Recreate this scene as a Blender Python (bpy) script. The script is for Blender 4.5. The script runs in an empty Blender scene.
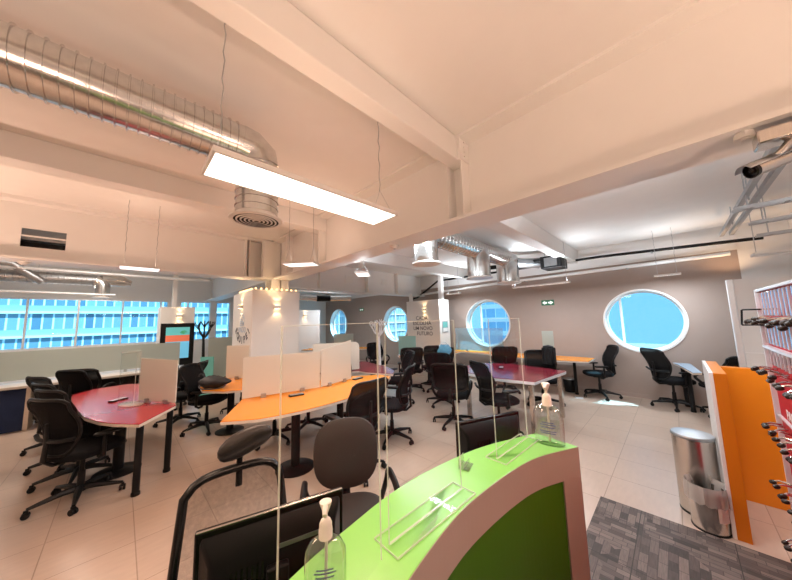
import bpy, bmesh, math, random
from mathutils import Vector, Matrix
random.seed(7)
PI = math.pi
S = bpy.context.scene
C = S.collection

# ------------------------------------------------------------------ materials
def nodes(m):
    m.use_nodes = True
    return m.node_tree.nodes, m.node_tree.links

def mat(name, col, rough=.5, metal=0., var=.06, scale=30, bump=0., spec=.5, stretch=None, trans=0., ior=1.45, coat=0.):
    m = bpy.data.materials.new(name)
    N, L = nodes(m)
    b = N['Principled BSDF']
    b.inputs['Roughness'].default_value = rough
    b.inputs['Metallic'].default_value = metal
    b.inputs['Specular IOR Level'].default_value = spec
    b.inputs['Coat Weight'].default_value = coat
    b.inputs['Transmission Weight'].default_value = trans
    b.inputs['IOR'].default_value = ior
    tc = N.new('ShaderNodeTexCoord'); mp = N.new('ShaderNodeMapping')
    L.new(tc.outputs['Object'], mp.inputs['Vector'])
    if stretch: mp.inputs['Scale'].default_value = stretch
    nz = N.new('ShaderNodeTexNoise'); nz.inputs['Scale'].default_value = scale; nz.inputs['Detail'].default_value = 3
    L.new(mp.outputs['Vector'], nz.inputs['Vector'])
    mx = N.new('ShaderNodeMix'); mx.data_type = 'RGBA'
    mx.inputs[6].default_value = (*[c*(1-var) for c in col], 1)
    mx.inputs[7].default_value = (*[min(1, c*(1+var)) for c in col], 1)
    L.new(nz.outputs['Fac'], mx.inputs[0]); L.new(mx.outputs[2], b.inputs['Base Color'])
    if bump:
        bp = N.new('ShaderNodeBump'); bp.inputs['Strength'].default_value = bump; bp.inputs['Distance'].default_value = .01
        L.new(nz.outputs['Fac'], bp.inputs['Height']); L.new(bp.outputs['Normal'], b.inputs['Normal'])
    return m

def glass_thin(name, tint, refl_rough=.02, boost=1.0, milk=0., milkcol=(1, 1, 1)):
    """thin sheet: clear transparency, fresnel reflection, optionally some milkiness"""
    m = bpy.data.materials.new(name); N, L = nodes(m)
    N.remove(N['Principled BSDF']); out = N['Material Output']
    t = N.new('ShaderNodeBsdfTransparent')
    nz = N.new('ShaderNodeTexNoise'); nz.inputs['Scale'].default_value = 3
    cr = N.new('ShaderNodeMix'); cr.data_type = 'RGBA'
    cr.inputs[6].default_value = (*[c*.985 for c in tint], 1); cr.inputs[7].default_value = (*tint, 1)
    L.new(nz.outputs['Fac'], cr.inputs[0]); L.new(cr.outputs[2], t.inputs['Color'])
    g = N.new('ShaderNodeBsdfGlossy'); g.inputs['Roughness'].default_value = refl_rough
    fr = N.new('ShaderNodeLayerWeight'); fr.inputs['Blend'].default_value = .5
    pw = N.new('ShaderNodeMath'); pw.operation = 'POWER'; pw.inputs[1].default_value = 5; L.new(fr.outputs['Facing'], pw.inputs[0])
    mul = N.new('ShaderNodeMath'); mul.operation = 'MULTIPLY_ADD'; mul.inputs[1].default_value = .9*boost; mul.inputs[2].default_value = .035*boost; mul.use_clamp = True
    L.new(pw.outputs[0], mul.inputs[0])
    mx = N.new('ShaderNodeMixShader'); L.new(mul.outputs[0], mx.inputs[0])
    if milk:
        d = N.new('ShaderNodeBsdfDiffuse'); d.inputs['Color'].default_value = (*milkcol, 1)
        tr = N.new('ShaderNodeBsdfTranslucent'); tr.inputs['Color'].default_value = (*milkcol, 1)
        dm = N.new('ShaderNodeMixShader'); dm.inputs[0].default_value = .45
        L.new(d.outputs[0], dm.inputs[1]); L.new(tr.outputs[0], dm.inputs[2])
        mm = N.new('ShaderNodeMixShader'); mm.inputs[0].default_value = milk
        L.new(t.outputs[0], mm.inputs[1]); L.new(dm.outputs[0], mm.inputs[2])
        L.new(mm.outputs[0], mx.inputs[1])
    else:
        L.new(t.outputs[0], mx.inputs[1])
    L.new(g.outputs[0], mx.inputs[2]); L.new(mx.outputs[0], out.inputs['Surface'])
    return m

def emit(name, col, strength):
    m = bpy.data.materials.new(name); N, L = nodes(m); b = N['Principled BSDF']
    nz = N.new('ShaderNodeTexNoise'); nz.inputs['Scale'].default_value = 4
    mx = N.new('ShaderNodeMix'); mx.data_type = 'RGBA'
    mx.inputs[6].default_value = (*[c*.98 for c in col], 1); mx.inputs[7].default_value = (*col, 1)
    L.new(nz.outputs['Fac'], mx.inputs[0]); L.new(mx.outputs[2], b.inputs['Emission Color'])
    b.inputs['Base Color'].default_value = (*col, 1)
    b.inputs['Emission Strength'].default_value = strength
    return m

def brick_mat(name, c1, c2, mortar, bw, bh, ms, rough, offset=.5, bump=.1, loc=(0, 0, 0), rot=0, streak=None, spec=.5, rvar=.08):
    m = bpy.data.materials.new(name); N, L = nodes(m); b = N['Principled BSDF']
    tc = N.new('ShaderNodeTexCoord'); mp = N.new('ShaderNodeMapping')
    mp.inputs['Location'].default_value = loc; mp.inputs['Rotation'].default_value = (0, 0, rot)
    L.new(tc.outputs['Object'], mp.inputs['Vector'])
    br = N.new('ShaderNodeTexBrick'); br.offset = offset; br.squash = 1
    br.inputs['Scale'].default_value = 1; br.inputs['Brick Width'].default_value = bw; br.inputs['Row Height'].default_value = bh
    br.inputs['Mortar Size'].default_value = ms; br.inputs['Mortar Smooth'].default_value = .1
    br.inputs['Color1'].default_value = (*c1, 1); br.inputs['Color2'].default_value = (*c2, 1); br.inputs['Mortar'].default_value = (*mortar, 1)
    L.new(mp.outputs['Vector'], br.inputs['Vector'])
    nz = N.new('ShaderNodeTexNoise'); nz.inputs['Scale'].default_value = 5; nz.inputs['Detail'].default_value = 6
    if streak:
        m2 = N.new('ShaderNodeMapping'); m2.inputs['Scale'].default_value = streak
        L.new(tc.outputs['Object'], m2.inputs['Vector']); L.new(m2.outputs['Vector'], nz.inputs['Vector'])
    else:
        L.new(tc.outputs['Object'], nz.inputs['Vector'])
    mr = N.new('ShaderNodeMapRange'); mr.inputs['To Min'].default_value = 1-rvar*1.6; mr.inputs['To Max'].default_value = 1+rvar*1.6
    L.new(nz.outputs['Fac'], mr.inputs['Value'])
    ml = N.new('ShaderNodeMix'); ml.data_type = 'RGBA'; ml.blend_type = 'MULTIPLY'; ml.inputs[0].default_value = 1
    L.new(br.outputs['Color'], ml.inputs[6]); L.new(mr.outputs['Result'], ml.inputs[7])
    L.new(ml.outputs[2], b.inputs['Base Color'])
    b.inputs['Specular IOR Level'].default_value = spec
    rr = N.new('ShaderNodeMapRange'); rr.inputs['To Min'].default_value = rough-.06; rr.inputs['To Max'].default_value = rough+.08
    L.new(nz.outputs['Fac'], rr.inputs['Value']); L.new(rr.outputs['Result'], b.inputs['Roughness'])
    bp = N.new('ShaderNodeBump'); bp.inputs['Strength'].default_value = bump; bp.inputs['Distance'].default_value = .004; bp.invert = True
    L.new(br.outputs['Fac'], bp.inputs['Height']); L.new(bp.outputs['Normal'], b.inputs['Normal'])
    return m

def mesh_fabric(name, col, hole=.3):
    m = bpy.data.materials.new(name); N, L = nodes(m); b = N['Principled BSDF']; out = N['Material Output']
    b.inputs['Base Color'].default_value = (*col, 1); b.inputs['Roughness'].default_value = .7; b.inputs['Specular IOR Level'].default_value = .12
    tc = N.new('ShaderNodeTexCoord')
    nz = N.new('ShaderNodeTexNoise'); nz.inputs['Scale'].default_value = 60
    L.new(tc.outputs['Object'], nz.inputs['Vector'])
    mr = N.new('ShaderNodeMapRange'); mr.inputs['To Min'].default_value = hole*.88; mr.inputs['To Max'].default_value = hole*1.12
    L.new(nz.outputs['Fac'], mr.inputs['Value'])
    t = N.new('ShaderNodeBsdfTransparent'); mx = N.new('ShaderNodeMixShader')
    L.new(mr.outputs['Result'], mx.inputs[0]); L.new(b.outputs[0], mx.inputs[1]); L.new(t.outputs[0], mx.inputs[2])
    L.new(mx.outputs[0], out.inputs['Surface'])
    return m

def facade_mat(name, wall, slab, win, dark, fx, fz):
    """tower facade in object x/z (or y/z): white slab lines, mullions, some dark panes"""
    m = bpy.data.materials.new(name); N, L = nodes(m); b = N['Principled BSDF']
    tc = N.new('ShaderNodeTexCoord'); sp = N.new('ShaderNodeSeparateXYZ'); L.new(tc.outputs['Object'], sp.inputs[0])
    ad = N.new('ShaderNodeMath'); ad.operation = 'ADD'; L.new(sp.outputs['X'], ad.inputs[0]); L.new(sp.outputs['Y'], ad.inputs[1])
    cb = N.new('ShaderNodeCombineXYZ'); L.new(ad.outputs[0], cb.inputs['X']); L.new(sp.outputs['Z'], cb.inputs['Y'])
    b1 = N.new('ShaderNodeTexBrick'); b1.offset = 0
    b1.inputs['Scale'].default_value = 1; b1.inputs['Brick Width'].default_value = fx; b1.inputs['Row Height'].default_value = fz
    b1.inputs['Mortar Size'].default_value = .085; b1.inputs['Bias'].default_value = -.2
    b1.inputs['Color1'].default_value = (*win, 1); b1.inputs['Color2'].default_value = (*dark, 1); b1.inputs['Mortar'].default_value = (*slab, 1)
    L.new(cb.outputs[0], b1.inputs['Vector'])
    # spandrel bands
    md = N.new('ShaderNodeMath'); md.operation = 'MODULO'; md.inputs[1].default_value = fz; L.new(sp.outputs['Z'], md.inputs[0])
    ab = N.new('ShaderNodeMath'); ab.operation = 'ABSOLUTE'; L.new(md.outputs[0], ab.inputs[0])
    gt = N.new('ShaderNodeMath'); gt.operation = 'LESS_THAN'; gt.inputs[1].default_value = fz*.24; L.new(ab.outputs[0], gt.inputs[0])
    mx = N.new('ShaderNodeMix'); mx.data_type = 'RGBA'; L.new(gt.outputs[0], mx.inputs[0])
    L.new(b1.outputs['Color'], mx.inputs[6]); mx.inputs[7].default_value = (*wall, 1)
    L.new(mx.outputs[2], b.inputs['Base Color']); b.inputs['Roughness'].default_value = .35
    return m

def carpet_mat():
    m = bpy.data.materials.new('patchwork_carpet_tile'); N, L = nodes(m); b = N['Principled BSDF']
    tc = N.new('ShaderNodeTexCoord'); cols = []
    for k, (rot, bw, bh, off) in enumerate(((0, .15, .048, .43), (PI/2, .13, .042, .31))):
        mp = N.new('ShaderNodeMapping'); mp.inputs['Rotation'].default_value = (0, 0, rot); L.new(tc.outputs['Object'], mp.inputs['Vector'])
        br = N.new('ShaderNodeTexBrick'); br.offset = off; br.squash = .62; br.squash_frequency = 3; br.offset_frequency = 2
        br.inputs['Scale'].default_value = 1; br.inputs['Brick Width'].default_value = bw; br.inputs['Row Height'].default_value = bh
        br.inputs['Mortar Size'].default_value = .0022; br.inputs['Mortar Smooth'].default_value = .5
        br.inputs['Color1'].default_value = (.036, .029, .026, 1); br.inputs['Color2'].default_value = (.17, .132, .115, 1); br.inputs['Mortar'].default_value = (.04, .033, .03, 1)
        L.new(mp.outputs['Vector'], br.inputs['Vector'])
        ms = N.new('ShaderNodeMapping'); ms.inputs['Scale'].default_value = (14, 170, 1) if k == 0 else (170, 14, 1); L.new(tc.outputs['Object'], ms.inputs['Vector'])
        nz = N.new('ShaderNodeTexNoise'); nz.inputs['Scale'].default_value = 1; nz.inputs['Detail'].default_value = 4; L.new(ms.outputs['Vector'], nz.inputs['Vector'])
        mr = N.new('ShaderNodeMapRange'); mr.inputs['To Min'].default_value = .45; mr.inputs['To Max'].default_value = 1.55; L.new(nz.outputs['Fac'], mr.inputs['Value'])
        ml = N.new('ShaderNodeMix'); ml.data_type = 'RGBA'; ml.blend_type = 'MULTIPLY'; ml.inputs[0].default_value = 1
        L.new(br.outputs['Color'], ml.inputs[6]); L.new(mr.outputs['Result'], ml.inputs[7]); cols.append(ml)
    ck = N.new('ShaderNodeTexVoronoi'); ck.distance = 'CHEBYCHEV'; ck.inputs['Scale'].default_value = 4.2; L.new(tc.outputs['Object'], ck.inputs['Vector'])
    sc = N.new('ShaderNodeSeparateColor'); L.new(ck.outputs['Color'], sc.inputs[0])
    gt = N.new('ShaderNodeMath'); gt.operation = 'GREATER_THAN'; gt.inputs[1].default_value = .6; L.new(sc.outputs[0], gt.inputs[0])
    mx = N.new('ShaderNodeMix'); mx.data_type = 'RGBA'; L.new(gt.outputs[0], mx.inputs[0]); L.new(cols[0].outputs[2], mx.inputs[6]); L.new(cols[1].outputs[2], mx.inputs[7])
    # tile seams every half metre
    mp = N.new('ShaderNodeMapping'); mp.inputs['Location'].default_value = (.05, .14, 0); L.new(tc.outputs['Object'], mp.inputs['Vector'])
    se = N.new('ShaderNodeTexBrick'); se.offset = 0; se.inputs['Scale'].default_value = 1; se.inputs['Brick Width'].default_value = .5; se.inputs['Row Height'].default_value = .5; se.inputs['Mortar Size'].default_value = .003
    L.new(mp.outputs['Vector'], se.inputs['Vector'])
    m2 = N.new('ShaderNodeMix'); m2.data_type = 'RGBA'; L.new(se.outputs['Fac'], m2.inputs[0]); L.new(mx.outputs[2], m2.inputs[6]); m2.inputs[7].default_value = (.03, .025, .023, 1)
    L.new(m2.outputs[2], b.inputs['Base Color']); b.inputs['Roughness'].default_value = .62; b.inputs['Specular IOR Level'].default_value = .35
    return m

M = {}
M['ceil'] = mat('white_plaster', (.82, .81, .79), .75, var=.025, scale=6, bump=.08)
M['steel_paint'] = mat('white_painted_steel', (.82, .81, .79), .45, var=.02, scale=5, bump=.05)
M['taupe'] = mat('taupe_wall_paint', (.36, .29, .255), .7, var=.03, scale=8, bump=.06)
M['white_wall'] = mat('white_wall_paint', (.78, .78, .77), .65, var=.02, scale=8, bump=.05)
M['box_wall'] = mat('column_box_paint', (.80, .77, .73), .6, var=.02, scale=8, bump=.04)
M['floor'] = brick_mat('porcelain_floor', (.455, .35, .28), (.495, .385, .31), (.29, .215, .165), .5, .5, .0034, .30, offset=0., bump=.25, loc=(-.17, -.12, 0), streak=(1.5, 5, 1), rvar=.07)
M['carpet'] = carpet_mat()
M['black_plastic'] = mat('black_plastic', (.006, .006, .0065), .38, var=.1, scale=80, bump=.03, spec=.25)
M['black_gloss'] = mat('black_gloss_plastic', (.006, .0055, .0055), .22, var=.1, scale=40, spec=.4)
M['black_fabric'] = mat('black_woven_fabric', (.007, .007, .008), .85, var=.25, scale=220, bump=.25, spec=.12)
M['brown_fabric'] = mat('dark_brown_fabric', (.022, .0165, .014), .7, var=.25, scale=200, bump=.2)
M['leather'] = mat('black_leather', (.022, .018, .016), .32, var=.15, scale=90, bump=.15)
M['mesh'] = mesh_fabric('black_chair_mesh', (.006, .006, .007), .16)
M['mesh_near'] = mesh_fabric('sheer_chair_mesh', (.03, .024, .02), .78)
M['chrome'] = mat('chrome', (.75, .75, .75), .12, 1., var=.03)
M['steel'] = mat('brushed_steel', (.62, .58, .54), .24, 1., var=.12, scale=14, stretch=(20, 20, .3), bump=.02)
M['galv'] = mat('galvanised_steel', (.66, .66, .65), .22, 1., var=.18, scale=22, bump=.05)
M['galv_dull'] = mat('dull_galvanised_steel', (.42, .44, .46), .42, 1., var=.15, scale=18)
M['red_top'] = mat('red_laminate', (.40, .018, .03), .20, var=.05, scale=12, spec=.6)
M['maroon_top'] = mat('maroon_laminate', (.21, .016, .03), .16, var=.05, scale=12, spec=.6)
M['orange_top'] = mat('orange_laminate', (.76, .27, .03), .24, var=.04, scale=12)
M['blue_top'] = mat('pale_blue_laminate', (.34, .45, .56), .25, var=.03, scale=12)
M['edge'] = mat('beige_edge_band', (.64, .56, .48), .45, var=.04, scale=20)
M['pale_top'] = mat('pale_laminate', (.62, .57, .52), .3, var=.03, scale=12)
M['green_top'] = mat('lime_green_laminate', (.19, .51, .085), .28, var=.03, scale=10)
M['green_panel'] = mat('green_front_panel', (.036, .125, .003), .42, var=.05, scale=6)
M['taupe_lam'] = mat('taupe_laminate', (.36, .28, .245), .38, var=.03, scale=14)
M['orange_wall'] = mat('orange_painted_board', (.60, .175, .004), .42, var=.03, scale=9)
M['navy'] = mat('navy_fabric_panel', (.008, .022, .075), .75, var=.12, scale=120, bump=.1)
M['white_lam'] = mat('white_laminate', (.80, .80, .79), .4, var=.02, scale=14)
M['frost_beige'] = glass_thin('frosted_acrylic', (.9, .9, .85), .25, .8, .90, (.84, .82, .75))
M['frost_green'] = glass_thin('frosted_green_glass', (.85, .93, .90), .2, .8, .88, (.56, .60, .55))
M['frost_teal'] = glass_thin('frosted_teal_glass', (.7, .93, .88), .2, .8, .86, (.45, .66, .62))
M['clear_screen'] = glass_thin('bluish_clear_glass', (.80, .90, .94), .05, 1.5, .22, (.62, .74, .80))
M['teal_panel'] = mat('teal_panel', (.16, .50, .46), .5, var=.04, scale=20)
M['acrylic'] = glass_thin('clear_acrylic', (.985, .992, .988), .01, .22)
M['acrylic_edge'] = glass_thin('acrylic_cut_edge', (.96, .98, .95), .15, .8, .42, (.95, .96, .88))
M['acrylic_block'] = glass_thin('clear_acrylic_block', (.93, .95, .93), .05, 2., .14, (.95, .96, .9))
M['pane'] = glass_thin('blue_tinted_window_glass', (.52, .84, 1.0), .01, .55)
M['tube'] = glass_thin('tube_painted_reflection', (.96, .96, .96), .05, 2., .62, (.90, .93, .98))  # white milkiness paints the window reflection onto the clear tubes
M['bottle'] = glass_thin('bottle_glass', (.90, .92, .91), .03, 4., .05, (.9, .9, .88))
M['pump'] = mat('cream_pump_plastic', (.80, .74, .68), .38, var=.03)
M['gel'] = mat('label_print', (.16, .18, .34), .5, var=.2, scale=300)
M['rack_red'] = mat('red_rack_board', (.44, .006, .018), .55, var=.08, scale=30)
M['knob'] = mat('dark_brown_knob', (.018, .011, .008), .3, var=.2, scale=60)
M['alu'] = mat('white_aluminium', (.80, .83, .86), .3, .3, var=.03)
M['lamp_white'] = emit('warm_lamp_diffuser', (1., .90, .78), 5.)
M['lamp_cool'] = emit('cool_lamp_diffuser', (1., .97, .93), 1.6)
M['sconce_glow'] = emit('sconce_glow', (1., .70, .36), 9.)
M['bulb'] = emit('warm_bulb', (1., .62, .28), 2.5)
M['plastic_white'] = mat('white_plastic', (.80, .79, .76), .4, var=.02)
M['sign_green'] = emit('green_exit_sign', (.015, .12, .06), .12)
M['sign_white'] = emit('white_exit_arrow', (.9, 1., .92), .8)
M['ink'] = mat('dark_vinyl_lettering', (.03, .035, .05), .5, var=.1)
M['ink_blue'] = mat('pale_blue_vinyl_lettering', (.42, .52, .66), .5, var=.05)
M['red_print'] = mat('white_rack_print', (.85, .80, .80), .4, var=.03)
M['bag_black'] = mat('black_nylon', (.012, .012, .014), .55, var=.3, scale=60, bump=.5)
M['jacket'] = mat('black_jacket_cloth', (.010, .010, .012), .8, var=.3, scale=80, bump=.5)
M['blue_bag'] = mat('blue_nylon_bag', (.10, .34, .52), .4, var=.3, scale=14, bump=.3)
M['liner'] = glass_thin('clear_bin_liner', (.9, .88, .86), .2, 1.5, .5, (.86, .82, .78))
M['paper'] = mat('white_paper', (.82, .82, .80), .6, var=.02)
M['white_bark'] = mat('white_painted_wood', (.82, .82, .82), .5, var=.03, scale=20)
M['black_bark'] = mat('black_painted_wood', (.012, .012, .012), .5, var=.1, scale=20)
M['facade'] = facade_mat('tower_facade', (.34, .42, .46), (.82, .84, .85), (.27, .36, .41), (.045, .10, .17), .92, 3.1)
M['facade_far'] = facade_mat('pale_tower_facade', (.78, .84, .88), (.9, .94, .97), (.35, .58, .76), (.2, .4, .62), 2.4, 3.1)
M['screen_teal'] = emit('teal_picture', (.10, .42, .42), .55)
M['screen_blue'] = emit('blue_picture', (.12, .42, .62), .7)
M['screen_red'] = emit('orange_red_picture', (.62, .14, .07), .6)
M['plant'] = emit('green_picture', (.05, .30, .10), .5)
M['asphalt'] = mat('street_ground', (.22, .24, .25), .9, var=.15, scale=.5)

# ------------------------------------------------------------------ mesh builder
class MB:
    def __init__(s): s.v = []; s.f = []
    def add(s, vs, fs, T=None):
        n = len(s.v)
        s.v += [tuple(T @ Vector(p)) if T is not None else tuple(p) for p in vs]
        s.f += [tuple(i+n for i in f) for f in fs]
        return s
    def box(s, lo, hi, T=None):
        (a, b, c), (d, e, g) = lo, hi
        return s.add([(a, b, c), (d, b, c), (d, e, c), (a, e, c), (a, b, g), (d, b, g), (d, e, g), (a, e, g)],
                     [(0, 3, 2, 1), (4, 5, 6, 7), (0, 1, 5, 4), (1, 2, 6, 5), (2, 3, 7, 6), (3, 0, 4, 7)], T)
    def cbox(s, c, d, T=None):
        return s.box([c[i]-d[i]/2 for i in range(3)], [c[i]+d[i]/2 for i in range(3)], T)
    def tube(s, pts, r, n=10, closed=False, flat=1., T=None):
        pts = [Vector(p) for p in pts]; k = len(pts)
        rs = r if isinstance(r, (list, tuple)) else [r]*k
        vs = []; fs = []; u = None
        for i, p in enumerate(pts):
            if closed: d = pts[(i+1) % k]-pts[i-1]
            else: d = pts[min(i+1, k-1)]-pts[max(i-1, 0)]
            d.normalize()
            if u is None:
                u = d.cross(Vector((0, 0, 1)))
                if u.length < 1e-3: u = d.cross(Vector((1, 0, 0)))
            u = u-d*u.dot(d); u.normalize(); w = d.cross(u)
            for j in range(n):
                a = 2*PI*j/n
                vs.append(p+u*(math.cos(a)*rs[i])+w*(math.sin(a)*rs[i]*flat))
        m = k if closed else k-1
        for i in range(m):
            for j in range(n):
                a = i*n+j; b = i*n+(j+1) % n; c = ((i+1) % k)*n+(j+1) % n; d = ((i+1) % k)*n+j
                fs.append((a, b, c, d))
        if not closed:
            fs.append(tuple(reversed(range(n)))); fs.append(tuple((k-1)*n+j for j in range(n)))
        return s.add(vs, fs, T)
    def lathe(s, prof, n=24, c=(0, 0, 0), T=None, sx=1., sy=1., cap=True):
        vs = []; fs = []; k = len(prof)
        for r, z in prof:
            for j in range(n):
                a = 2*PI*j/n; vs.append((c[0]+r*math.cos(a)*sx, c[1]+r*math.sin(a)*sy, c[2]+z))
        for i in range(k-1):
            for j in range(n):
                fs.append((i*n+j, i*n+(j+1) % n, (i+1)*n+(j+1) % n, (i+1)*n+j))
        cap = cap and prof[0] != prof[-1]
        if cap and prof[0][0] > 1e-5: fs.append(tuple(reversed(range(n))))
        if cap and prof[-1][0] > 1e-5: fs.append(tuple((k-1)*n+j for j in range(n)))
        return s.add(vs, fs, T)
    def prism(s, poly, z0, z1, T=None):
        n = len(poly)
        ar = sum(poly[i][0]*poly[(i+1) % n][1]-poly[(i+1) % n][0]*poly[i][1] for i in range(n))
        if ar < 0: poly = poly[::-1]
        vs = [(p[0], p[1], z0) for p in poly]+[(p[0], p[1], z1) for p in poly]
        fs = [tuple(reversed(range(n))), tuple(range(n, 2*n))]+[(i, (i+1) % n, n+(i+1) % n, n+i) for i in range(n)]
        return s.add(vs, fs, T)
    def grid(s, fn, nu, nv, T=None):
        vs = [fn(i/nu, j/nv) for j in range(nv+1) for i in range(nu+1)]
        fs = [(j*(nu+1)+i, j*(nu+1)+i+1, (j+1)*(nu+1)+i+1, (j+1)*(nu+1)+i) for j in range(nv) for i in range(nu)]
        return s.add(vs, fs, T)
    def ball(s, c, r, n=12, sz=1.):
        prof = [(r*math.sin(PI*i/8), -r*sz*math.cos(PI*i/8)) for i in range(9)]
        prof[0] = (0, prof[0][1]); prof[-1] = (0, prof[-1][1])
        return s.lathe(prof, n, c)
    def build(s, name, m, parent=None, smooth=True, bevel=0, solid=0, loc=None, rot=None):
        me = bpy.data.meshes.new(name); me.from_pydata(s.v, [], s.f)
        bm = bmesh.new(); bm.from_mesh(me)
        bmesh.ops.remove_doubles(bm, verts=bm.verts, dist=1e-6)
        bmesh.ops.recalc_face_normals(bm, faces=bm.faces); bm.to_mesh(me); bm.free()
        me.materials.append(M[m])
        if smooth:
            me.shade_smooth(); me.set_sharp_from_angle(angle=math.radians(38))
        o = bpy.data.objects.new(name, me); C.objects.link(o)
        if parent: o.parent = parent
        if solid:
            md = o.modifiers.new('solid', 'SOLIDIFY'); md.thickness = solid; md.offset = 0
        if bevel:
            md = o.modifiers.new('bevel', 'BEVEL'); md.width = bevel; md.segments = 2; md.limit_method = 'ANGLE'
        if loc: o.location = loc
        if rot: o.rotation_euler = (0, 0, rot)
        return o

def tag(o, label, cat, group=None, kind=None):
    o['label'] = label; o['category'] = cat
    if group: o['group'] = group
    if kind: o['kind'] = kind
    return o

def thing(name, label, cat, loc=(0, 0, 0), rz=0, group=None):
    o = bpy.data.objects.new(name, None); C.objects.link(o)
    o.empty_display_size = .1
    o.location = loc; o.rotation_euler = (0, 0, rz)
    return tag(o, label, cat, group)

def struct(o, label=None):
    o['kind'] = 'structure'
    if label: o['label'] = label
    return o

def copy_tree(o, parent=None):
    c = o.copy(); C.objects.link(c)
    if parent: c.parent = parent
    for ch in list(o.children): copy_tree(ch, c)
    return c

def text(name, body, size, m, parent, loc, right, up, bold=0.0, space=1.):
    cu = bpy.data.curves.new(name, 'FONT'); cu.body = body; cu.size = size; cu.extrude = .0008
    cu.align_x = 'CENTER'; cu.align_y = 'CENTER'; cu.offset = bold; cu.space_character = space
    cu.materials.append(M[m])
    o = bpy.data.objects.new(name, cu); C.objects.link(o)
    bpy.context.view_layer.update()
    me = bpy.data.meshes.new_from_object(o.evaluated_get(bpy.context.evaluated_depsgraph_get()))
    bpy.data.objects.remove(o); bpy.data.curves.remove(cu); me.name = name
    o = bpy.data.objects.new(name, me); C.objects.link(o)
    r = Vector(right).normalized(); u = Vector(up).normalized(); n = r.cross(u)
    mw = Matrix((r, u, n)).transposed().to_4x4(); mw.translation = Vector(loc)
    o.matrix_world = mw
    if parent:
        o.parent = parent; o.matrix_parent_inverse = Matrix.Identity(4)
        o.matrix_basis = parent_inv(parent) @ mw
    return o

def parent_inv(p):
    m = Matrix.Translation(p.location) @ p.rotation_euler.to_matrix().to_4x4()
    return m.inverted()

def circ(cx, cy, r, n=24): return [(cx+r*math.cos(2*PI*i/n), cy+r*math.sin(2*PI*i/n)) for i in range(n)]
def bez(p, n=20):
    """smooth Catmull-Rom through points"""
    out = []
    for i in range(len(p)-1):
        p0 = p[max(i-1, 0)]; p1 = p[i]; p2 = p[i+1]; p3 = p[min(i+2, len(p)-1)]
        for k in range(n):
            t = k/n
            out.append(tuple(.5*(2*b+(c-a)*t+(2*a-5*b+4*c-d)*t*t+(3*b-a-3*c+d)*t**3) for a, b, c, d in zip(p0, p1, p2, p3)))
    out.append(tuple(p[-1])); return out

# ------------------------------------------------------------------ room shell
XW, YW, XB = 7.4, 12.6, 2.61       # round-window wall, ribbon-window wall, far edge of main beam
ZC, ZR = 3.45, 3.14                # ceiling height, near bays and window-side bays
struct(MB().box((-4, -4, -.1), (XW+.3, YW+.3, 0)).build('floor', 'floor', smooth=False))
struct(MB().box((-4, -4, ZC), (XB-.1, YW+.3, ZC+.12)).box((XB-.1, -4, ZR), (XW+.3, YW+.3, ZC+.12)).build('ceiling', 'ceil', smooth=False))

# taupe wall with the four round windows
WIN = [(.47, 1.515, .615), (3.80, 1.505, .655), (7.52, 1.525, .66), (11.45, 1.535, .72)]
wm = MB(); zlo, zhi = 0., 2.70; T_ = .30
ys = [-.85]+[v for (cy, cz, r) in WIN for v in (cy-.8, cy+.8)]+[YW]
for i in range(0, len(ys)-1):
    if i % 2 == 0: wm.box((XW, ys[i], zlo), (XW+T_, ys[i+1], zhi))
for (cy, cz, r) in WIN:
    n = 64; A = []; B = []
    for k in range(n):
        a = 2*PI*k/n; c, s = math.cos(a), math.sin(a)
        sc = 1/max(abs(c)/.8, abs(s)/.8)
        A.append((cy+r*c, cz+r*s)); B.append((cy+sc*c, cz+sc*s))
    # corners need exact square vertices
    vs = []; fs = []
    for x in (XW, XW+T_):
        vs += [(x, *p) for p in A]+[(x, *p) for p in B]
    for k in range(n):
        k2 = (k+1) % n
        fs += [(k, k2, n+k2, n+k), (2*n+k, 3*n+k, 3*n+k2, 2*n+k2), (k, 2*n+k, 2*n+k2, k2)]
    wm.add(vs, fs)
    wm.box((XW, cy-.8, zlo), (XW+T_, cy+.8, cz-.8)); wm.box((XW, cy-.8, cz+.8), (XW+T_, cy+.8, zhi))
struct(wm.build('wall_right', 'taupe', smooth=False))
# white upper band and white continuation past the taupe
struct(MB().box((XW, -4, 0), (XW+T_, -.85, ZC)).build('wall_front', 'white_wall', smooth=False))
struct(MB().box((XW-.02, -.85, 2.70), (XW+T_, YW, ZC)).build('trim_1', 'white_wall', smooth=False), 'white wall band above the taupe paint')
struct(MB().box((XW-.015, -.85, 0), (XW, YW, .07)).build('baseboard_right', 'taupe', smooth=False))

for i, (cy, cz, r) in enumerate(WIN):
    w = bpy.data.objects.new('window_%d' % (i+1), None); C.objects.link(w); w.location = (XW, cy, cz); struct(w, 'round porthole window in the taupe wall')
    ring = MB(); TT = Matrix.Rotation(PI/2, 4, 'Y')
    ring.lathe([(r-.012, .27), (r-.012, -.012), (r+.022, -.012), (r+.022, .0), (r, .001), (r, .27), (r-.012, .27)], 64, T=TT)
    # inner sash ring set back in the reveal
    ring.lathe([(r-.045, .22), (r-.045, .17), (r-.008, .17), (r-.008, .22), (r-.045, .22)], 64, T=TT)
    struct(ring.build('window_frame', 'white_lam', w))
    bar = MB(); o_ = (.55*r, .40*r, .3*r, .35*r)[i]; hh = math.sqrt(r*r-o_*o_)-.05
    bar.box((.17, o_-.02, -hh), (.22, o_+.02, hh))
    if i == 3:
        o2 = .42*r; h2 = math.sqrt(r*r-o2*o2)-.05; bar.box((.19, -o2-.012, -h2), (.21, -o2+.012, h2))
    struct(bar.build('window_mullion', 'white_lam', w, smooth=False))
    g = MB().lathe([(0, .195), (r-.03, .195)], 48, T=TT); struct(g.build('window_pane', 'pane', w, smooth=False))

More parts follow.
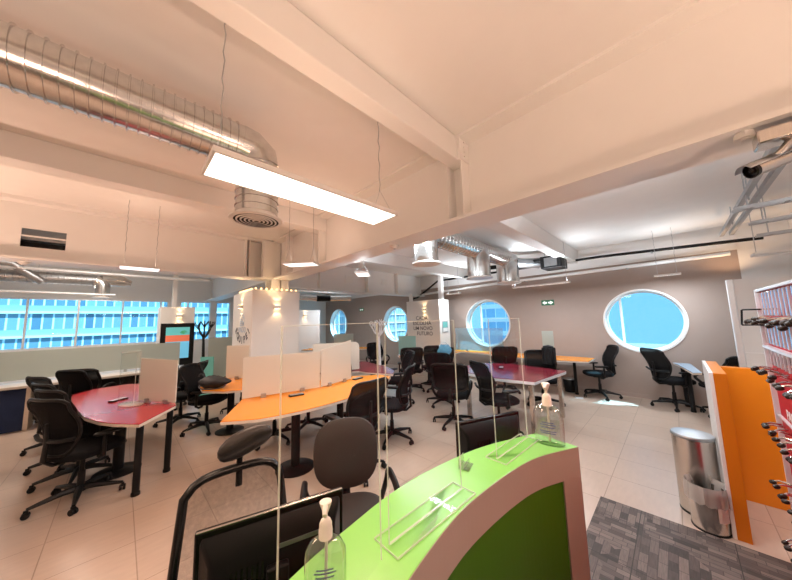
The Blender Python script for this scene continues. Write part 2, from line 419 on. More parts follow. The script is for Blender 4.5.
# ribbon-window wall at the left
SILL, HEAD = 1.12, 2.56
wl = MB()
wl.box((-4, YW, 0), (XW+T_, YW+.25, SILL)); wl.box((-4, YW, HEAD), (XW+T_, YW+.25, ZC))
for a, b in ((1.10, 1.48), (2.38, 2.56), (3.05, XW+T_)): wl.box((a, YW, SILL), (b, YW+.25, HEAD))
struct(wl.build('wall_left', 'white_wall', smooth=False))
for i, (a, b, step) in enumerate(((-4., 1.10, .945), (1.48, 2.38, .9), (2.56, 3.05, .5))):
    w = bpy.data.objects.new('window_%d' % (i+5), None); C.objects.link(w); w.location = (a, YW, SILL); struct(w, 'ribbon window facing the towers')
    fr = MB().box((0, .06, 0), (b-a, .12, .04)).box((0, .06, HEAD-SILL-.04), (b-a, .12, HEAD-SILL)); struct(fr.build('window_frame', 'alu', w, smooth=False))
    x = (-1.91-a) % step
    while x < b-a:
        struct(MB().box((x-.022, .05, 0), (x+.022, .13, HEAD-SILL)).build('window_mullion', 'alu', w, smooth=False)); x += step
    struct(MB().box((0, .085, 0), (b-a, .09, HEAD-SILL)).build('window_pane', 'pane', w, smooth=False))
# walls behind the photographer
struct(MB().box((-4.2, -4, 0), (-4, YW+.25, ZC)).build('wall_back', 'white_wall', smooth=False))
struct(MB().box((-4.2, -4.2, 0), (XW+T_, -4, ZC)).build('wall_near', 'white_wall', smooth=False))

# ---- steel frame: main beam (runs along y), cross beam, secondary beams
bm_ = MB()
bm_.box((2.235, -4, 2.6), (2.61, YW, 2.63)).box((2.41, -4, 2.63), (2.43, YW, 3.43)).box((2.235, -4, 3.42), (2.61, YW, ZC))
for y in (1.33, 1.50, 4.10, 4.32, 5.4):   # web stiffeners
    bm_.box((2.27, y, 2.63), (2.41, y+.012, 3.42))
struct(bm_.build('trim_2', 'steel_paint', smooth=False), 'main white steel I-beam across the ceiling')
YC = 6.2
cb = MB()
vx0, vx1, vz0, vz1 = -1.06, -.66, 2.80, 3.06       # rectangular web opening
for (a, b, z0, z1) in ((-4, vx0, 2.63, 3.43), (vx1, 2.235, 2.63, 3.43), (vx0, vx1, 2.63, vz0), (vx0, vx1, vz1, 3.43), (vx0, vx1, 2.945, 2.965)):
    cb.box((a, YC-.01, z0), (b, YC+.01, z1))
cb.box((-4, YC-.17, 2.6), (2.235, YC+.17, 2.63)).box((-4, YC-.17, 3.40), (2.235, YC+.17, ZC))
for x in (1.72, 1.78): cb.box((x, YC-.15, 2.63), (x+.012, YC, 3.42))
vd = thing('duct_box', 'dark duct added behind the vent opening of the cross beam', 'duct', (-.86, 6.62, 2.72))  # black casing put in to darken the view through the opening
MB().box((-.5, -.2, 0), (.5, .2, .20)).build('casing', 'black_plastic', vd, smooth=False, bevel=.01); MB().box((-.5, -.2, .22), (.5, .2, .40)).build('upper_casing', 'galv_dull', vd, smooth=False, bevel=.01)
for x in (-.3, .3): MB().tube([(x, 0, .40), (x, 0, .73)], .006, 6).build('hanger_rod', 'galv_dull', vd)
struct(cb.build('trim_3', 'steel_paint', smooth=False), 'white steel cross beam with a vent opening')
cr = MB()
cr.box((2.61, YC-.01, 2.48), (XW, YC+.01, ZR)).box((2.61, YC-.17, 2.45), (XW, YC+.17, 2.48))
for x in (3.4, 4.9, 6.1): cr.box((x, YC-.15, 2.48), (x+.012, YC, ZR))
struct(cr.build('trim_4', 'steel_paint', smooth=False), 'white cross beam of the window-side bay')
n_ = 5
for (x0, x1, y0, y1, z0, z1) in ((-4, 2.41, 1.355, 1.50, 3.207, ZC), (-4, 2.41, 4.075, 4.31, 3.2, ZC), (-4, 2.41, -1.4, -1.25, 3.207, ZC),
                                 (XB, XW, 1.45, 1.66, 2.86, ZR), (XB, XW, 4.3, 4.5, 2.86, ZR), (XB, XW, -1.6, -1.4, 2.9, ZR),
                                 (-4, 2.41, 9.4, 9.6, 3.1, ZC), (XB, XW, 9.4, 9.6, 2.8, ZR)):
    o = MB().box((x0, y0, z0), (x1, y1, z1)).build('trim_%d' % n_, 'steel_paint', smooth=False, bevel=.008); struct(o, 'white secondary ceiling beam'); n_ += 1
# bolted end plate of the near secondary beam
bo = MB().box((2.24, 1.322, 3.207), (2.41, 1.354, 3.43))
for z in (3.25, 3.30, 3.35, 3.40): bo.lathe([(.010, 0), (.010, .012), (0, .014)], 6, T=Matrix.Translation((2.32, 1.322, z)) @ Matrix.Rotation(PI/2, 4, 'X'))
struct(bo.build('trim_%d' % n_, 'steel_paint', smooth=False), 'bolted end plate of the near ceiling beam'); n_ += 1

# columns
def column(name, lo, hi, m='box_wall'):
    return struct(MB().box(lo, hi).build(name, m, smooth=False, bevel=.01))
col_c = column('column', (1.80, 5.85, 0), (2.78, 7.15, 2.335)); col_c['label'] = 'boxed white column in the middle of the office'
pl = MB().box((2.22, 6.0, 2.335), (2.60, 6.02, 3.42)).box((2.22, 6.35, 2.335), (2.60, 6.37, 3.42)).box((2.40, 6.0, 2.335), (2.42, 6.37, 3.42))
pl.box((2.02, 5.95, 2.63), (2.235, 6.05, 3.40))
struct(pl.build('column_post', 'steel_paint', smooth=False), 'white steel column under the beam crossing')
col_k = column('column', (.66, 9., 0), (1.36, 9.7, 2.15)); col_k['label'] = 'white boxed column beside the ribbon windows'
struct(MB().box((.9, 9.3, 2.15), (1.0, 9.4, ZC)).build('column_post', 'steel_paint', smooth=False))
col_f = column('column', (4.45, 9.5, 0), (5.33, 10.3, 2.125), 'white_wall'); col_f['label'] = 'white boxed column near the far round window'
col_t = column('column', (6.5, 4.79, 0), (7.0, 6.08, 2.24)); col_t['label'] = 'boxed column with lettering beside the round windows'
struct(MB().box((6.6, 5.9, 2.24), (6.62, 6.05, 2.5)).box((6.75, 4.86, 2.24), (6.87, 4.98, ZR)).build('column_post', 'steel_paint', smooth=False))
struct(MB().box((6.5, -3.9, 0), (6.56, -.60, 2.127)).build('wall_partition', 'white_wall', smooth=False), 'pale grey partition wall behind the orange booth')
struct(MB().box((6.49, -.66, 0), (6.57, -.59, 2.13)).build('trim_%d' % n_, 'alu', smooth=False, bevel=.01), 'white corner post of the grey partition'); n_ += 1
struct(MB().box((6.46, -3.9, 1.02), (6.5, -.66, 1.05)).box((6.47, -3.9, 0), (6.5, -.66, 1.02)).build('trim_%d' % n_, 'white_lam', smooth=False)); n_ += 1

# ------------------------------------------------------------------ outdoors
def tower(label, lo, hi, m):
    c = [(a+b)/2 for a, b in zip(lo, hi)]
    t = thing('office_tower', label, 'building', (c[0], c[1], lo[2]), 0, 'towers outside the windows')
    MB().box((lo[0]-c[0], lo[1]-c[1], 0), (hi[0]-c[0], hi[1]-c[1], hi[2]-lo[2])).build('facade', m, t, smooth=False)
    sl = MB(); z = 3.1; dx = (hi[0]-lo[0])/2+.25; dy = (hi[1]-lo[1])/2+.25
    while z < hi[2]-lo[2]:
        sl.box((-dx, -dy, z-.3), (dx, dy, z)); z += 3.1
    sl.build('floor_slab', 'white_lam', t, smooth=False)
    MB().box((-dx*.5, -dy*.5, hi[2]-lo[2]), (dx*.5, dy*.5, hi[2]-lo[2]+4)).build('roof', 'white_lam', t, smooth=False)
tower('glass office tower filling the ribbon windows at left', (-40, 58, -30), (16, 80, 60), 'facade')
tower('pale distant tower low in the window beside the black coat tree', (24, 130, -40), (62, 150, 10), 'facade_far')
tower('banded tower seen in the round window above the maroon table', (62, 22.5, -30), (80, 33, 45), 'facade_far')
tower('glazed tower seen in the second round window from the far corner', (66, 49, -30), (84, 62, 45), 'facade')
tower('glazed tower seen in the farthest round window', (60, 76, -30), (80, 92, 45), 'facade')
struct(MB().box((-300, -300, -32), (400, 400, -30)).build('ground', 'asphalt', smooth=False))

# ------------------------------------------------------------------ chairs
def pad(outline, zs):
    """stack of scaled outlines -> cushion; zs = [(z, scale)]"""
    m = MB(); n = len(outline); vs = []; fs = []
    for z, s in zs: vs += [(x*s, y*s, z) for x, y in outline]
    for i in range(len(zs)-1):
        for j in range(n): fs.append((i*n+j, i*n+(j+1) % n, (i+1)*n+(j+1) % n, (i+1)*n+j))
    fs.append(tuple(reversed(range(n)))); fs.append(tuple((len(zs)-1)*n+j for j in range(n)))
    return m.add(vs, fs)
def superell(a, b, e=3.2, n=28):
    return [(a*math.copysign(abs(math.cos(t))**(2/e), math.cos(t)), b*math.copysign(abs(math.sin(t))**(2/e), math.sin(t))) for t in [2*PI*i/n for i in range(n)]]

def chair_base(root, r=.32, m='black_plastic'):
    g = MB().lathe([(.045, .075), (.05, .12), (.028, .13), (.028, .26), (.019, .265), (.019, .41), (.05, .415), (.05, .425)], 16); g.build('gas_lift', m, root)
    mech = MB().box((-.12, -.09, .395), (.12, .09, .425)).tube([(.02, -.09, .41), (.02, -.24, .405)], .008, 6); mech.build('tilt_mechanism', m, root, bevel=.006)
    for k in range(5):
        a = 2*PI*k/5+.3
        d = Vector((math.cos(a), math.sin(a), 0))
        leg = MB().tube([d*.03+Vector((0, 0, .105)), d*.12+Vector((0, 0, .105)), d*(r*.8)+Vector((0, 0, .085)), d*r+Vector((0, 0, .075))], [.030, .027, .019, .014], 8).build('base_leg', m, root)
        tx = Matrix.Translation(d*r) @ Matrix.Rotation(a+.9+k, 4, 'Z')
        w = MB()
        for s in (-1, 1): w.lathe([(.010, -.009), (.026, -.008), (.028, 0), (.026, .008), (.010, .009)], 14, T=tx @ Matrix.Translation((0, s*.015, .028)) @ Matrix.Rotation(PI/2, 4, 'X'))
        w.cbox((0, 0, .055), (.03, .022, .03), T=tx)
        w.build('castor', m, leg)

def arm(root, s, m='black_plastic', w=.27):
    a = MB().tube([(.02, s*.17, .405), (.0, s*.22, .40), (-.01, s*w, .43), (-.01, s*w, .62)], [.018, .018, .02, .017], 8)
    a.build('armrest', m, root)
    p = pad(superell(.125, .042, 3, 20), [(0, .9), (.006, 1.), (.022, 1.), (.03, .9)])
    o = p.build('arm_pad', m, root); o.location = (.03, s*w, .622)

def loop_arm(root, s, w=.28, m='black_plastic', z=.655):
    pts = bez([(-.12, s*(w-.06), .43), (-.17, s*w, .55), (-.10, s*w, z-.01), (.10, s*w, z), (.19, s*w, z-.06), (.13, s*(w-.01), .53), (.06, s*(w-.07), .43)], 6)
    MB().tube(pts, .016, 8, flat=1.3).build('armrest', m, root)

def backsurf(w0, w1, w2, z0, z1, x0, lean, wrap, n=12, k=14):
    """curved back: returns fn(u,v) and its rim"""
    def fn(u, v):
        wd = (w0*(1-v)**2+2*w1*v*(1-v)+w2*v*v)
        y = (u-.5)*wd
        c = .10
        z = z0+(z1-z0)*v
        # round the corners
        e = abs(2*u-1)
        z = z-(e**7)*.035*v+(e**6)*.05*(1-v)
        x = x0-lean*v+.05*math.sin(PI*min(1, v*1.15))-wrap*(-e*e)
        return (x, y, z)
    rim = [fn(i/n, 0) for i in range(n)]+[fn(1, i/k) for i in range(k)]+[fn(1-i/n, 1) for i in range(n)]+[fn(0, 1-i/k) for i in range(k)]
    return fn, rim

SEAT = [(.43, .90), (.44, .98), (.46, 1.0), (.485, .99), (.497, .94), (.503, .82), (.505, .5)]
def mesh_chair(name, label):
    """ergonomic chair: tall curved mesh back, fixed arm pads"""
    t = thing(name, label, 'chair')
    chair_base(t)
    o = pad(superell(.245, .25, 3.0), SEAT).build('seat', 'black_fabric', t); o.location.x = .02
    fn, rim = backsurf(.33, .57, .49, .50, 1.02, -.24, .10, .05)
    b = MB().grid(fn, 12, 14).build('backrest', 'mesh', t, solid=.006)
    MB().tube(rim, .014, 8, closed=True).build('back_frame', 'black_plastic', b)
    sp = MB().tube([(-.05, 0, .41), (-.22, 0, .415), (-.285, 0, .47), (-.275, 0, .62), (-.285, 0, .80)], [.03, .03, .028, .024, .016], 8, flat=.6)
    sp.tube(bez([(-.22, -.24, .66), (-.262, -.12, .645), (-.268, 0, .64), (-.262, .12, .645), (-.22, .24, .66)], 4), .018, 8)
    sp.build('back_support', 'black_plastic', t)
    for s in (-1, 1): arm(t, s)
    return t
def frame_chair(name, label, seatmat='black_fabric'):
    """wide chair with rectangular see-through mesh back in a thick frame"""
    t = thing(name, label, 'chair')
    chair_base(t)
    o = pad(superell(.25, .255, 3.4), SEAT).build('seat', seatmat, t); o.location.x = .02
    fn, rim = backsurf(.50, .545, .53, .56, .97, -.235, .07, .03)
    b = MB().grid(fn, 12, 12).build('backrest', 'mesh', t, solid=.005)
    MB().tube(rim, .019, 8, closed=True).build('back_frame', 'black_plastic', b)
    MB().tube([(-.05, 0, .41), (-.24, 0, .42), (-.275, 0, .50), (-.245, 0, .60)], [.03, .03, .03, .03], 8, flat=.55).build('back_support', 'black_plastic', t)
    for s in (-1, 1): loop_arm(t, s)
    return t
def pad_chair(name, label):
    """upholstered chair with a solid padded back"""
    t = thing(name, label, 'chair')
    chair_base(t)
    o = pad(superell(.25, .255, 3.0), SEAT).build('seat', 'black_fabric', t); o.location.x = .02
    fn, rim = backsurf(.42, .56, .42, .54, 1.02, -.24, .10, .07)
    b = MB().grid(fn, 12, 14).build('backrest', 'black_fabric', t, solid=.07, bevel=.02)
    MB().tube([(-.05, 0, .41), (-.26, 0, .42), (-.32, 0, .50), (-.31, 0, .72)], .03, 8, flat=.6).build('back_support', 'black_plastic', t)
    for s in (-1, 1): loop_arm(t, s)
    return t

R = math.radians
A0 = mesh_chair('mesh_chair', ''); B0 = frame_chair('frame_chair', ''); P0 = pad_chair('padded_chair', '')
used = set()
def place(proto, x, y, deg, label, group):
    o = proto
    if proto.name in used: o = copy_tree(proto)
    else: used.add(proto.name)
    o.location = (x, y, 0); o.rotation_euler = (0, 0, R(deg)); o['label'] = label; o['group'] = group
    return o
g1 = 'chairs at the red table'; g2 = 'chairs at the orange tables'; g3 = 'chairs at the maroon tables'; g4 = 'chairs along the round window wall'; g5 = 'chairs at the long counter'
place(A0, -.20, 4.28, 34, 'black mesh task chair nearest the viewer on the left side of the red table', g1)
place(A0, -.25, 4.87, 30, 'black mesh task chair half hidden right behind the nearest red table chair', g1)
place(A0, -.36, 5.45, 26, 'third black mesh task chair along the left side of the red table', g1)
place(A0, -.52, 6.32, 30, 'black mesh chair at the far left corner of the red table', g1)
place(A0, -.30, 6.84, 40, 'black mesh chair just beyond the far end of the red table', g1)
place(B0, -.36, 7.40, 62, 'wide black mesh chair pushed up to the frosted counter screen', g5)
place(B0, .72, 7.42, 60, 'wide black mesh chair peeking over the beige screen of the red table', g5)
place(A0, .80, 6.15, 150, 'black chair just right of the beige red table screen, seat turned left', g1)
place(A0, 1.05, 5.45, -40, 'black task chair in profile in front of the backpack table', g2)
place(B0, 1.72, 6.05, 215, 'wide black mesh chair facing the viewer behind the backpack table', g2)
place(A0, 1.93, 2.66, 92, 'black mesh task chair seen from behind at the near edge of the orange table', g2)
place(A0, 2.78, 2.95, 118, 'black task chair in profile at the right tip of the orange table', g2)
place(A0, 1.64, 4.20, -95, 'black chair tucked behind the left end of the orange table screens', g2)
place(A0, 2.18, 4.24, -90, 'black chair tucked behind the middle of the orange table screens', g2)
place(A0, 2.72, 4.12, -105, 'black chair tucked behind the right end of the orange table screens', g2)
place(P0, 5.25, 6.10, 250, 'big black padded chair behind the white coat tree', g3)
place(A0, 3.98, 4.05, 150, 'black chair in profile at the right tip of the far maroon table', g3)
place(A0, 4.95, 4.55, 50, 'black chair under the left end of the orange table by the lettered column', g4)
place(A0, 5.60, 4.40, 50, 'black high back chair in front of the lettered column', g4)
place(A0, 5.30, 3.95, 60, 'black chair holding the blue bag beside the lettered column', g4)
place(A0, 4.55, 3.36, 20, 'black chair left of the maroon table, nearest the lettered column', g3)
place(B0, 3.82, 2.62, 25, 'wide black chair at the left end of the maroon table under the round window', g3)
place(A0, 3.97, 1.94, -32, 'black mesh chair tilted back at the near side of the maroon table', g3)
place(B0, 5.74, 1.90, 200, 'wide black mesh chair with a jacket over it behind the maroon table', g3)
place(A0, 6.20, 2.85, 35, 'black chair pulled up to the wall side table below the banded round window', g4)
place(A0, 7.00, 1.22, 118, 'black mesh task chair in profile under the left edge of the largest round window', g4)
place(A0, 7.0, .15, -50, 'black mesh task chair left of the pale blue table', g4)
place(B0, 6.86, -.46, 47, 'wide black mesh chair beside the orange booth at the pale blue table', g4)

# near chair with headrest (staff side of the reception desk)
hc = thing('headrest_chair', 'black staff chair with sheer mesh back and leather headrest at the reception desk', 'chair', (.36, 1.16, 0), R(-97))
chair_base(hc)
o = pad(superell(.25, .255, 3.4), SEAT).build('seat', 'black_fabric', hc); o.location.x = .02
def hb(u, v):
    e = abs(2*u-1); w = .44*(1-v)+.36*v
    return (-.22-.06*v+.03*e*e, (u-.5)*w, .52+.50*v-(e**6)*.05*v)
rim = [hb(i/12, 0) for i in range(12)]+[hb(1, i/12) for i in range(12)]+[hb(1-i/12, 1) for i in range(12)]+[hb(0, 1-i/12) for i in range(12)]
b = MB().grid(hb, 12, 12).build('backrest', 'mesh_near', hc, solid=.004)
MB().tube(rim, .0165, 10, closed=True).build('back_frame', 'black_gloss', b)
MB().tube([(-.05, 0, .41), (-.24, 0, .42), (-.30, 0, .52), (-.315, 0, .72)], .03, 10, flat=.6).build('back_support', 'black_plastic', hc)
MB().tube([(-.305, .02, .93), (-.31, .02, 1.02), (-.295, .02, 1.10)], [.014, .013, .011], 10, flat=.7).build('headrest_post', 'black_plastic', hc)
hd = MB()
def hfn(u, v):
    a = 2*PI*u; t = (v-.5)
    w = .125*(1-abs(2*t)**3.5)**.4 if abs(t) < .5 else 0
    return None
prof = [(-1, .0), (-.96, .35), (-.85, .62), (-.6, .86), (-.25, .97), (0, 1), (.25, .97), (.6, .86), (.85, .62), (.96, .35), (1, .0)]
vs = []; fs = []; n = 18
for yy, s in prof:
    for j in range(n):
        a = 2*PI*j/n
        vs.append((.028*math.cos(a)*max(s, .02)+.02*yy*yy-.27, yy*.112+.02, 1.135+.056*math.sin(a)*max(s, .02)))
for i in range(len(prof)-1):
    for j in range(n): fs.append((i*n+j, i*n+(j+1) % n, (i+1)*n+(j+1) % n, (i+1)*n+j))
hr = MB().add(vs, fs).build('headrest', 'leather', hc)
pv = Matrix.Translation((-.27, .035, 1.125)); hr.matrix_basis = pv @ Matrix.Rotation(R(16), 4, 'X') @ Matrix.Scale(1.0, 4) @ Matrix.Translation((.27, -.02, -1.135))
for s in (-1, 1): loop_arm(hc, s)

# near chair with oval back
rc = thing('task_chair', 'dark brown task chair with a rounded solid back behind the reception counter', 'chair', (1.06, 1.52, 0), R(-120))
chair_base(rc)
o = pad(superell(.225, .235, 2.6), SEAT).build('seat', 'brown_fabric', rc); o.location.x = .03
bk = pad(superell(.225, .225, 2.7, 36), [(-.03, .86), (-.022, .96), (-.005, 1.), (.012, .98), (.022, .9), (.027, .5)]).build('backrest', 'brown_fabric', rc)
bk.rotation_euler = (0, R(80), 0); bk.location = (-.245, 0, .735)
MB().tube([(-.05, 0, .41), (-.25, 0, .42), (-.30, 0, .48), (-.29, 0, .66)], .028, 10, flat=.5).build('back_support', 'black_plastic', rc)
for s in (-1, 1): loop_arm(rc, s, .27)

# ------------------------------------------------------------------ tables
def table(name, label, poly, top, legs, peds=(), group='shared work tables', z=.74, edge='edge', et=.034):
    cx = sum(p[0] for p in poly)/len(poly); cy = sum(p[1] for p in poly)/len(poly)
    t = thing(name, label, 'table', (cx, cy, 0), 0, group)
    P = [(x-cx, y-cy) for x, y in poly]
    tp = MB().prism(P, z-.008, z).build('tabletop', top, t, smooth=False)
    MB().prism([(x*1.002, y*1.002) for x, y in P], z-et, z-.008).build('edge_band', edge, tp, smooth=False)
    for (x, y, m) in legs:
        if m == 'black_plastic':
            MB().lathe([(.033, 0), (.036, .004), (.036, .03), (.030, .035), (.030, z-.06), (.05, z-.055), (.05, z-.034)], 16, (x-cx, y-cy, 0)).build('leg', m, t)
        else:
            MB().box((x-cx-.03, y-cy-.03, 0), (x-cx+.03, y-cy+.03, z-.034)).build('leg', m, t, smooth=False, bevel=.004)
    for (x, y, r) in peds:
        MB().lathe([(r, 0), (r, .012), (r*.8, .022), (.06, .03), (.05, .035), (.05, z-.05), (.12, z-.045), (.12, z-.034)], 24, (x-cx, y-cy, 0)).build('pedestal', 'black_plastic', t)
    return t
red = [(-.44, 6.0), (-.40, 5.5), (-.30, 4.85), (-.22, 4.41), (-.11, 4.10), (.0, 3.90), (.17, 3.68), (.50, 4.20), (.52, 4.8), (.45, 5.5), (.30, 6.2), (.12, 6.38), (-.25, 6.3)]
table('desk_table', 'red topped table with a pointed near end and black tube legs', red, 'red_top', [(.19, 3.93, 'black_plastic'), (.46, 4.28, 'black_plastic')], [(.06, 4.72, .21), (-.05, 5.85, .2)])
org = [(.72, 3.14)]+bez([(.98, 2.95), (1.21, 2.885), (1.57, 2.845), (2.08, 2.885), (2.8, 3.12), (3.20, 3.40)], 5)+[(3.17, 3.66), (2.75, 3.95), (2.35, 4.05), (1.3, 4.25), (1.08, 3.80)]
table('desk_table', 'bright orange curved table with frosted screens along its middle', org, 'orange_top', [], [(1.51, 3.24, .215), (2.45, 3.75, .2)])
bag = [(.86, 4.80), (1.05, 4.52), (1.25, 4.40), (1.55, 4.75), (1.58, 5.35), (1.42, 5.72), (1.10, 5.75), (.9, 5.3)]
table('desk_table', 'small orange table carrying the black backpack before the column', bag, 'orange_top', [], [(1.3, 5.1, .2)])
mar = [(4.19, 1.49), (5.30, 1.37), (5.50, 2.35), (5.30, 2.85), (4.85, 2.95), (4.25, 2.70), (4.10, 2.1)]
table('desk_table', 'maroon table with square legs behind the reception counter', mar, 'maroon_top', [(4.24, 1.56, 'steel'), (5.24, 1.46, 'steel'), (4.3, 2.62, 'steel'), (5.3, 2.7, 'steel')], edge='alu', et=.05)
mm = [(2.42, 4.68), (2.8, 4.52), (3.2, 4.26), (3.2, 4.02), (3.37, 3.52), (3.60, 3.72), (3.80, 4.15), (4.02, 5.1), (3.8, 5.3), (3.45, 5.0), (2.6, 4.95)]
table('desk_table', 'dark maroon table behind the frosted screens, tip towards the right', mm, 'maroon_top', [], [(3.65, 4.4, .2)])
fo = [(5.25, 5.30), (5.0, 4.98), (5.5, 4.72), (6.0, 4.48), (6.45, 4.28), (6.75, 4.3), (6.45, 4.75), (6.3, 5.3)]
table('desk_table', 'orange table in front of the lettered column', fo, 'orange_top', [], [(5.8, 4.65, .2)])
ro = [(6.62, 1.30), (7.25, 1.30), (7.25, 4.68), (6.85, 4.68), (6.78, 3.75), (6.5, 2.8), (6.45, 2.0)]
table('desk_table', 'narrow orange table along the taupe wall behind the jacket chair', ro, 'orange_top', [(6.92, 1.62, 'black_plastic'), (6.95, 3.5, 'black_plastic')])
bl = [(6.78, .0), (6.22, -.10), (6.30, -.20), (6.95, -.14), (7.3, -.10), (7.3, .12), (7.0, .04)]
table('desk_table', 'pale blue topped table under the largest round window', bl, 'blue_top', [(6.86, -.06, 'black_plastic'), (7.2, .0, 'black_plastic')])

# frosted screens clamped on the tables
def screen(p, q, z0, z1a, z1b, m, label, th=.012, clamps=2, name='desk_screen', round_q=False):
    p = Vector((*p, 0)); q = Vector((*q, 0)); d = (q-p); L_ = d.length; a = math.atan2(d.y, d.x)
    t = thing(name, label, 'screen', (p.x, p.y, z0), a, 'frosted screens on the tables')
    b0 = .02 if clamps else 0.
    poly = [(0, b0), (L_, b0), (L_, z1b-z0), (0, z1a-z0)]
    if round_q: poly = [(0, .02), (L_, .02), (L_, z1b-z0-.08), (L_-.02, z1b-z0-.03), (L_-.07, z1b-z0), (0, z1a-z0)]
    TT = Matrix.Rotation(PI/2, 4, 'X')
    MB().prism(poly, -th/2, th/2, T=TT).build('panel', m, t, smooth=False)
    for k in range(clamps):
        x = L_*(k+.5)/clamps
        MB().box((x-.03, -.022, 0), (x+.03, .022, .05)).build('clamp', 'galv_dull', t, smooth=False, bevel=.004)
screen((.50, 4.24), (.20, 4.74), .74, 1.25, 1.27, 'frost_beige', 'beige frosted screen standing on the red table')
screen((1.08, 3.78), (2.0, 3.57), .74, 1.25, 1.25, 'frost_beige', 'longer cream frosted screen on the orange table, left of the pair')
screen((2.02, 3.57), (2.62, 3.70), .74, 1.26, 1.36, 'frost_beige', 'shorter reflective frosted screen on the orange table, right of the pair')
screen((2.45, 4.62), (3.24, 4.30), .74, 1.27, 1.27, 'frost_beige', 'pinkish frosted screen behind the orange table, rounded at its corner', round_q=True)
screen((1.30, 5.45), (1.56, 5.15), .74, 1.30, 1.30, 'frost_beige', 'narrow beige screen on the backpack table', clamps=1)
screen((5.26, 5.25), (5.44, 4.80), .74, 1.24, 1.24, 'frost_teal', 'pale teal glass screen on the orange table by the lettered column')
screen((6.72, 2.15), (6.72, 1.92), .74, 1.33, 1.33, 'frost_green', 'small upright greenish screen on the wall side orange table', clamps=1)
screen((1.50, 7.95), (2.02, 7.78), .0, 1.36, 1.36, 'frost_green', 'grey green partition screen left of the central column', clamps=0, name='partition_screen')
screen((1.30, 7.6), (1.52, 7.45), .0, .95, .95, 'teal_panel', 'small teal board standing in front of the black coat tree', th=.03, clamps=0, name='partition_screen')
screen((5.25, 8.40), (5.75, 7.95), .74, 1.24, 1.24, 'frost_green', 'pale glass screen on the far desk between the two farthest round windows', clamps=2)
screen((7.0, 4.6), (7.05, 3.2), .74, 1.38, 1.38, 'clear_screen', 'tall clear bluish glass screen below the banded round window', clamps=2)
MB_ = table('desk_table', 'far pale desk below the farthest round windows', [(4.4, 9.1), (4.75, 8.3), (6.1, 7.2), (6.6, 7.5), (5.6, 8.9), (4.9, 9.4)], 'orange_top', [], [(5.3, 8.3, .2)])

# bent clear acrylic piece at the end of the red table screen
cy_ = thing('curved_shield', 'bent clear acrylic guard at the left end of the beige red table screen', 'shield', (.13, 4.66, .745), R(25))
MB().grid(lambda u, v: (.10*math.cos(R(20+u*220)), .17*math.sin(R(20+u*220)), .012+.60*v), 16, 2).build('panel', 'acrylic', cy_, solid=.004)
e_ = MB()
for u in (0, 1):
    a = R(20+u*220); e_.tube([(.10*math.cos(a), .17*math.sin(a), .0), (.10*math.cos(a), .17*math.sin(a), .61)], .003, 6)
e_.tube([(.10*math.cos(R(20+k*11)), .17*math.sin(R(20+k*11)), .61) for k in range(21)], .003, 6)
e_.build('cut_edge', 'acrylic_edge', cy_)
MB().lathe([(.10, 0), (.10, .008), (.095, .012)], 24, sx=1., sy=1.6).build('foot', 'acrylic_edge', cy_)

# socket boxes in the tabletops
for (x, y, a, l) in ((1.62, 3.47, -10, 'black socket box at the foot of the cream screen on the orange table'), (2.72, 3.66, 10, 'black socket box at the right end of the orange table screens'),
                     (.02, 5.05, 40, 'black socket box on the red table'), (4.95, 2.32, 20, 'dark socket box in the middle of the maroon table')):
    t = thing('socket_box', l, 'socket box', (x, y, .74), R(a), 'socket boxes on the tables')
    MB().box((-.09, -.04, 0), (.09, .04, .018)).build('housing', 'black_plastic', t, bevel=.006)
    MB().box((-.08, -.03, .018), (.08, .03, .021)).build('flap', 'galv_dull', t, bevel=.002)

# long counter at the left with frosted screen
ct = thing('work_counter', 'long pale counter with a navy end panel below the ribbon windows', 'counter', (-.4, 8.0, 0))
MB().prism([(-3.0, -.05), (-1.0, -.28), (-.6, -.32), (.0, -.28), (1.5, -.25), (1.5, .35), (-3.0, .35)], .70, .74).build('worktop', 'pale_top', ct, smooth=False, bevel=.004)
MB().box((-3.0, -.16, .0), (-.66, -.12, .70)).build('front_panel', 'navy', ct, smooth=False)
MB().box((-.68, -.22, 0), (-.63, .30, .70)).build('end_panel', 'edge', ct, smooth=False)
MB().box((-.62, .26, 0), (1.5, .30, .70)).build('back_panel', 'black_plastic', ct, smooth=False)
MB().box((1.46, -.2, 0), (1.5, .30, .70)).build('end_panel', 'black_plastic', ct, smooth=False)
cs = thing('counter_screen', 'long grey frosted glass screen standing on the counter below the ribbon windows', 'screen', (-.4, 8.2, .74))
MB().box((-3., -.006, .05), (1.39, .006, .545)).build('panel', 'frost_green', cs, smooth=False)
MB().box((-3., -.02, .02), (1.39, .02, .045)).build('bottom_rail', 'alu', cs, smooth=False)
for x in (-1.05, -.62, .05, .5, .9): MB().box((x-.025, -.03, 0), (x+.025, .03, .06)).build('clamp', 'galv_dull', cs, smooth=False, bevel=.004)

# ------------------------------------------------------------------ reception counter
RC = thing('reception_counter', 'curved lime green topped reception counter with green front panel', 'reception counter', (0, 0, 0))
front = bez([(-.45, .02), (-.15, .22), (.10, .345), (.30, .415), (.465, .455), (.642, .482), (.798, .489), (1.03, .470), (1.208, .432), (1.400, .343)], 8)
back = bez([(-.45, .36), (-.15, .48), (.05, .565), (.292, .644), (.508, .682), (.664, .698), (.835, .692), (1.128, .642), (1.431, .521)], 8)
MB().prism(front+back[::-1], 1.068, 1.10).build('countertop', 'green_top', RC, smooth=False, bevel=.002)
def offset(c, d):
    out = []
    for i, p in enumerate(c):
        a = Vector(c[max(i-1, 0)]); b = Vector(c[min(i+1, len(c)-1)]); t = (b-a).normalized()
        out.append((p[0]-t.y*d, p[1]+t.x*d))
    return out
f2 = offset(front, .045)
MB().prism(offset(front, -.0012)+f2[::-1], .982, 1.0985).build('top_rail', 'taupe_lam', RC, smooth=False)
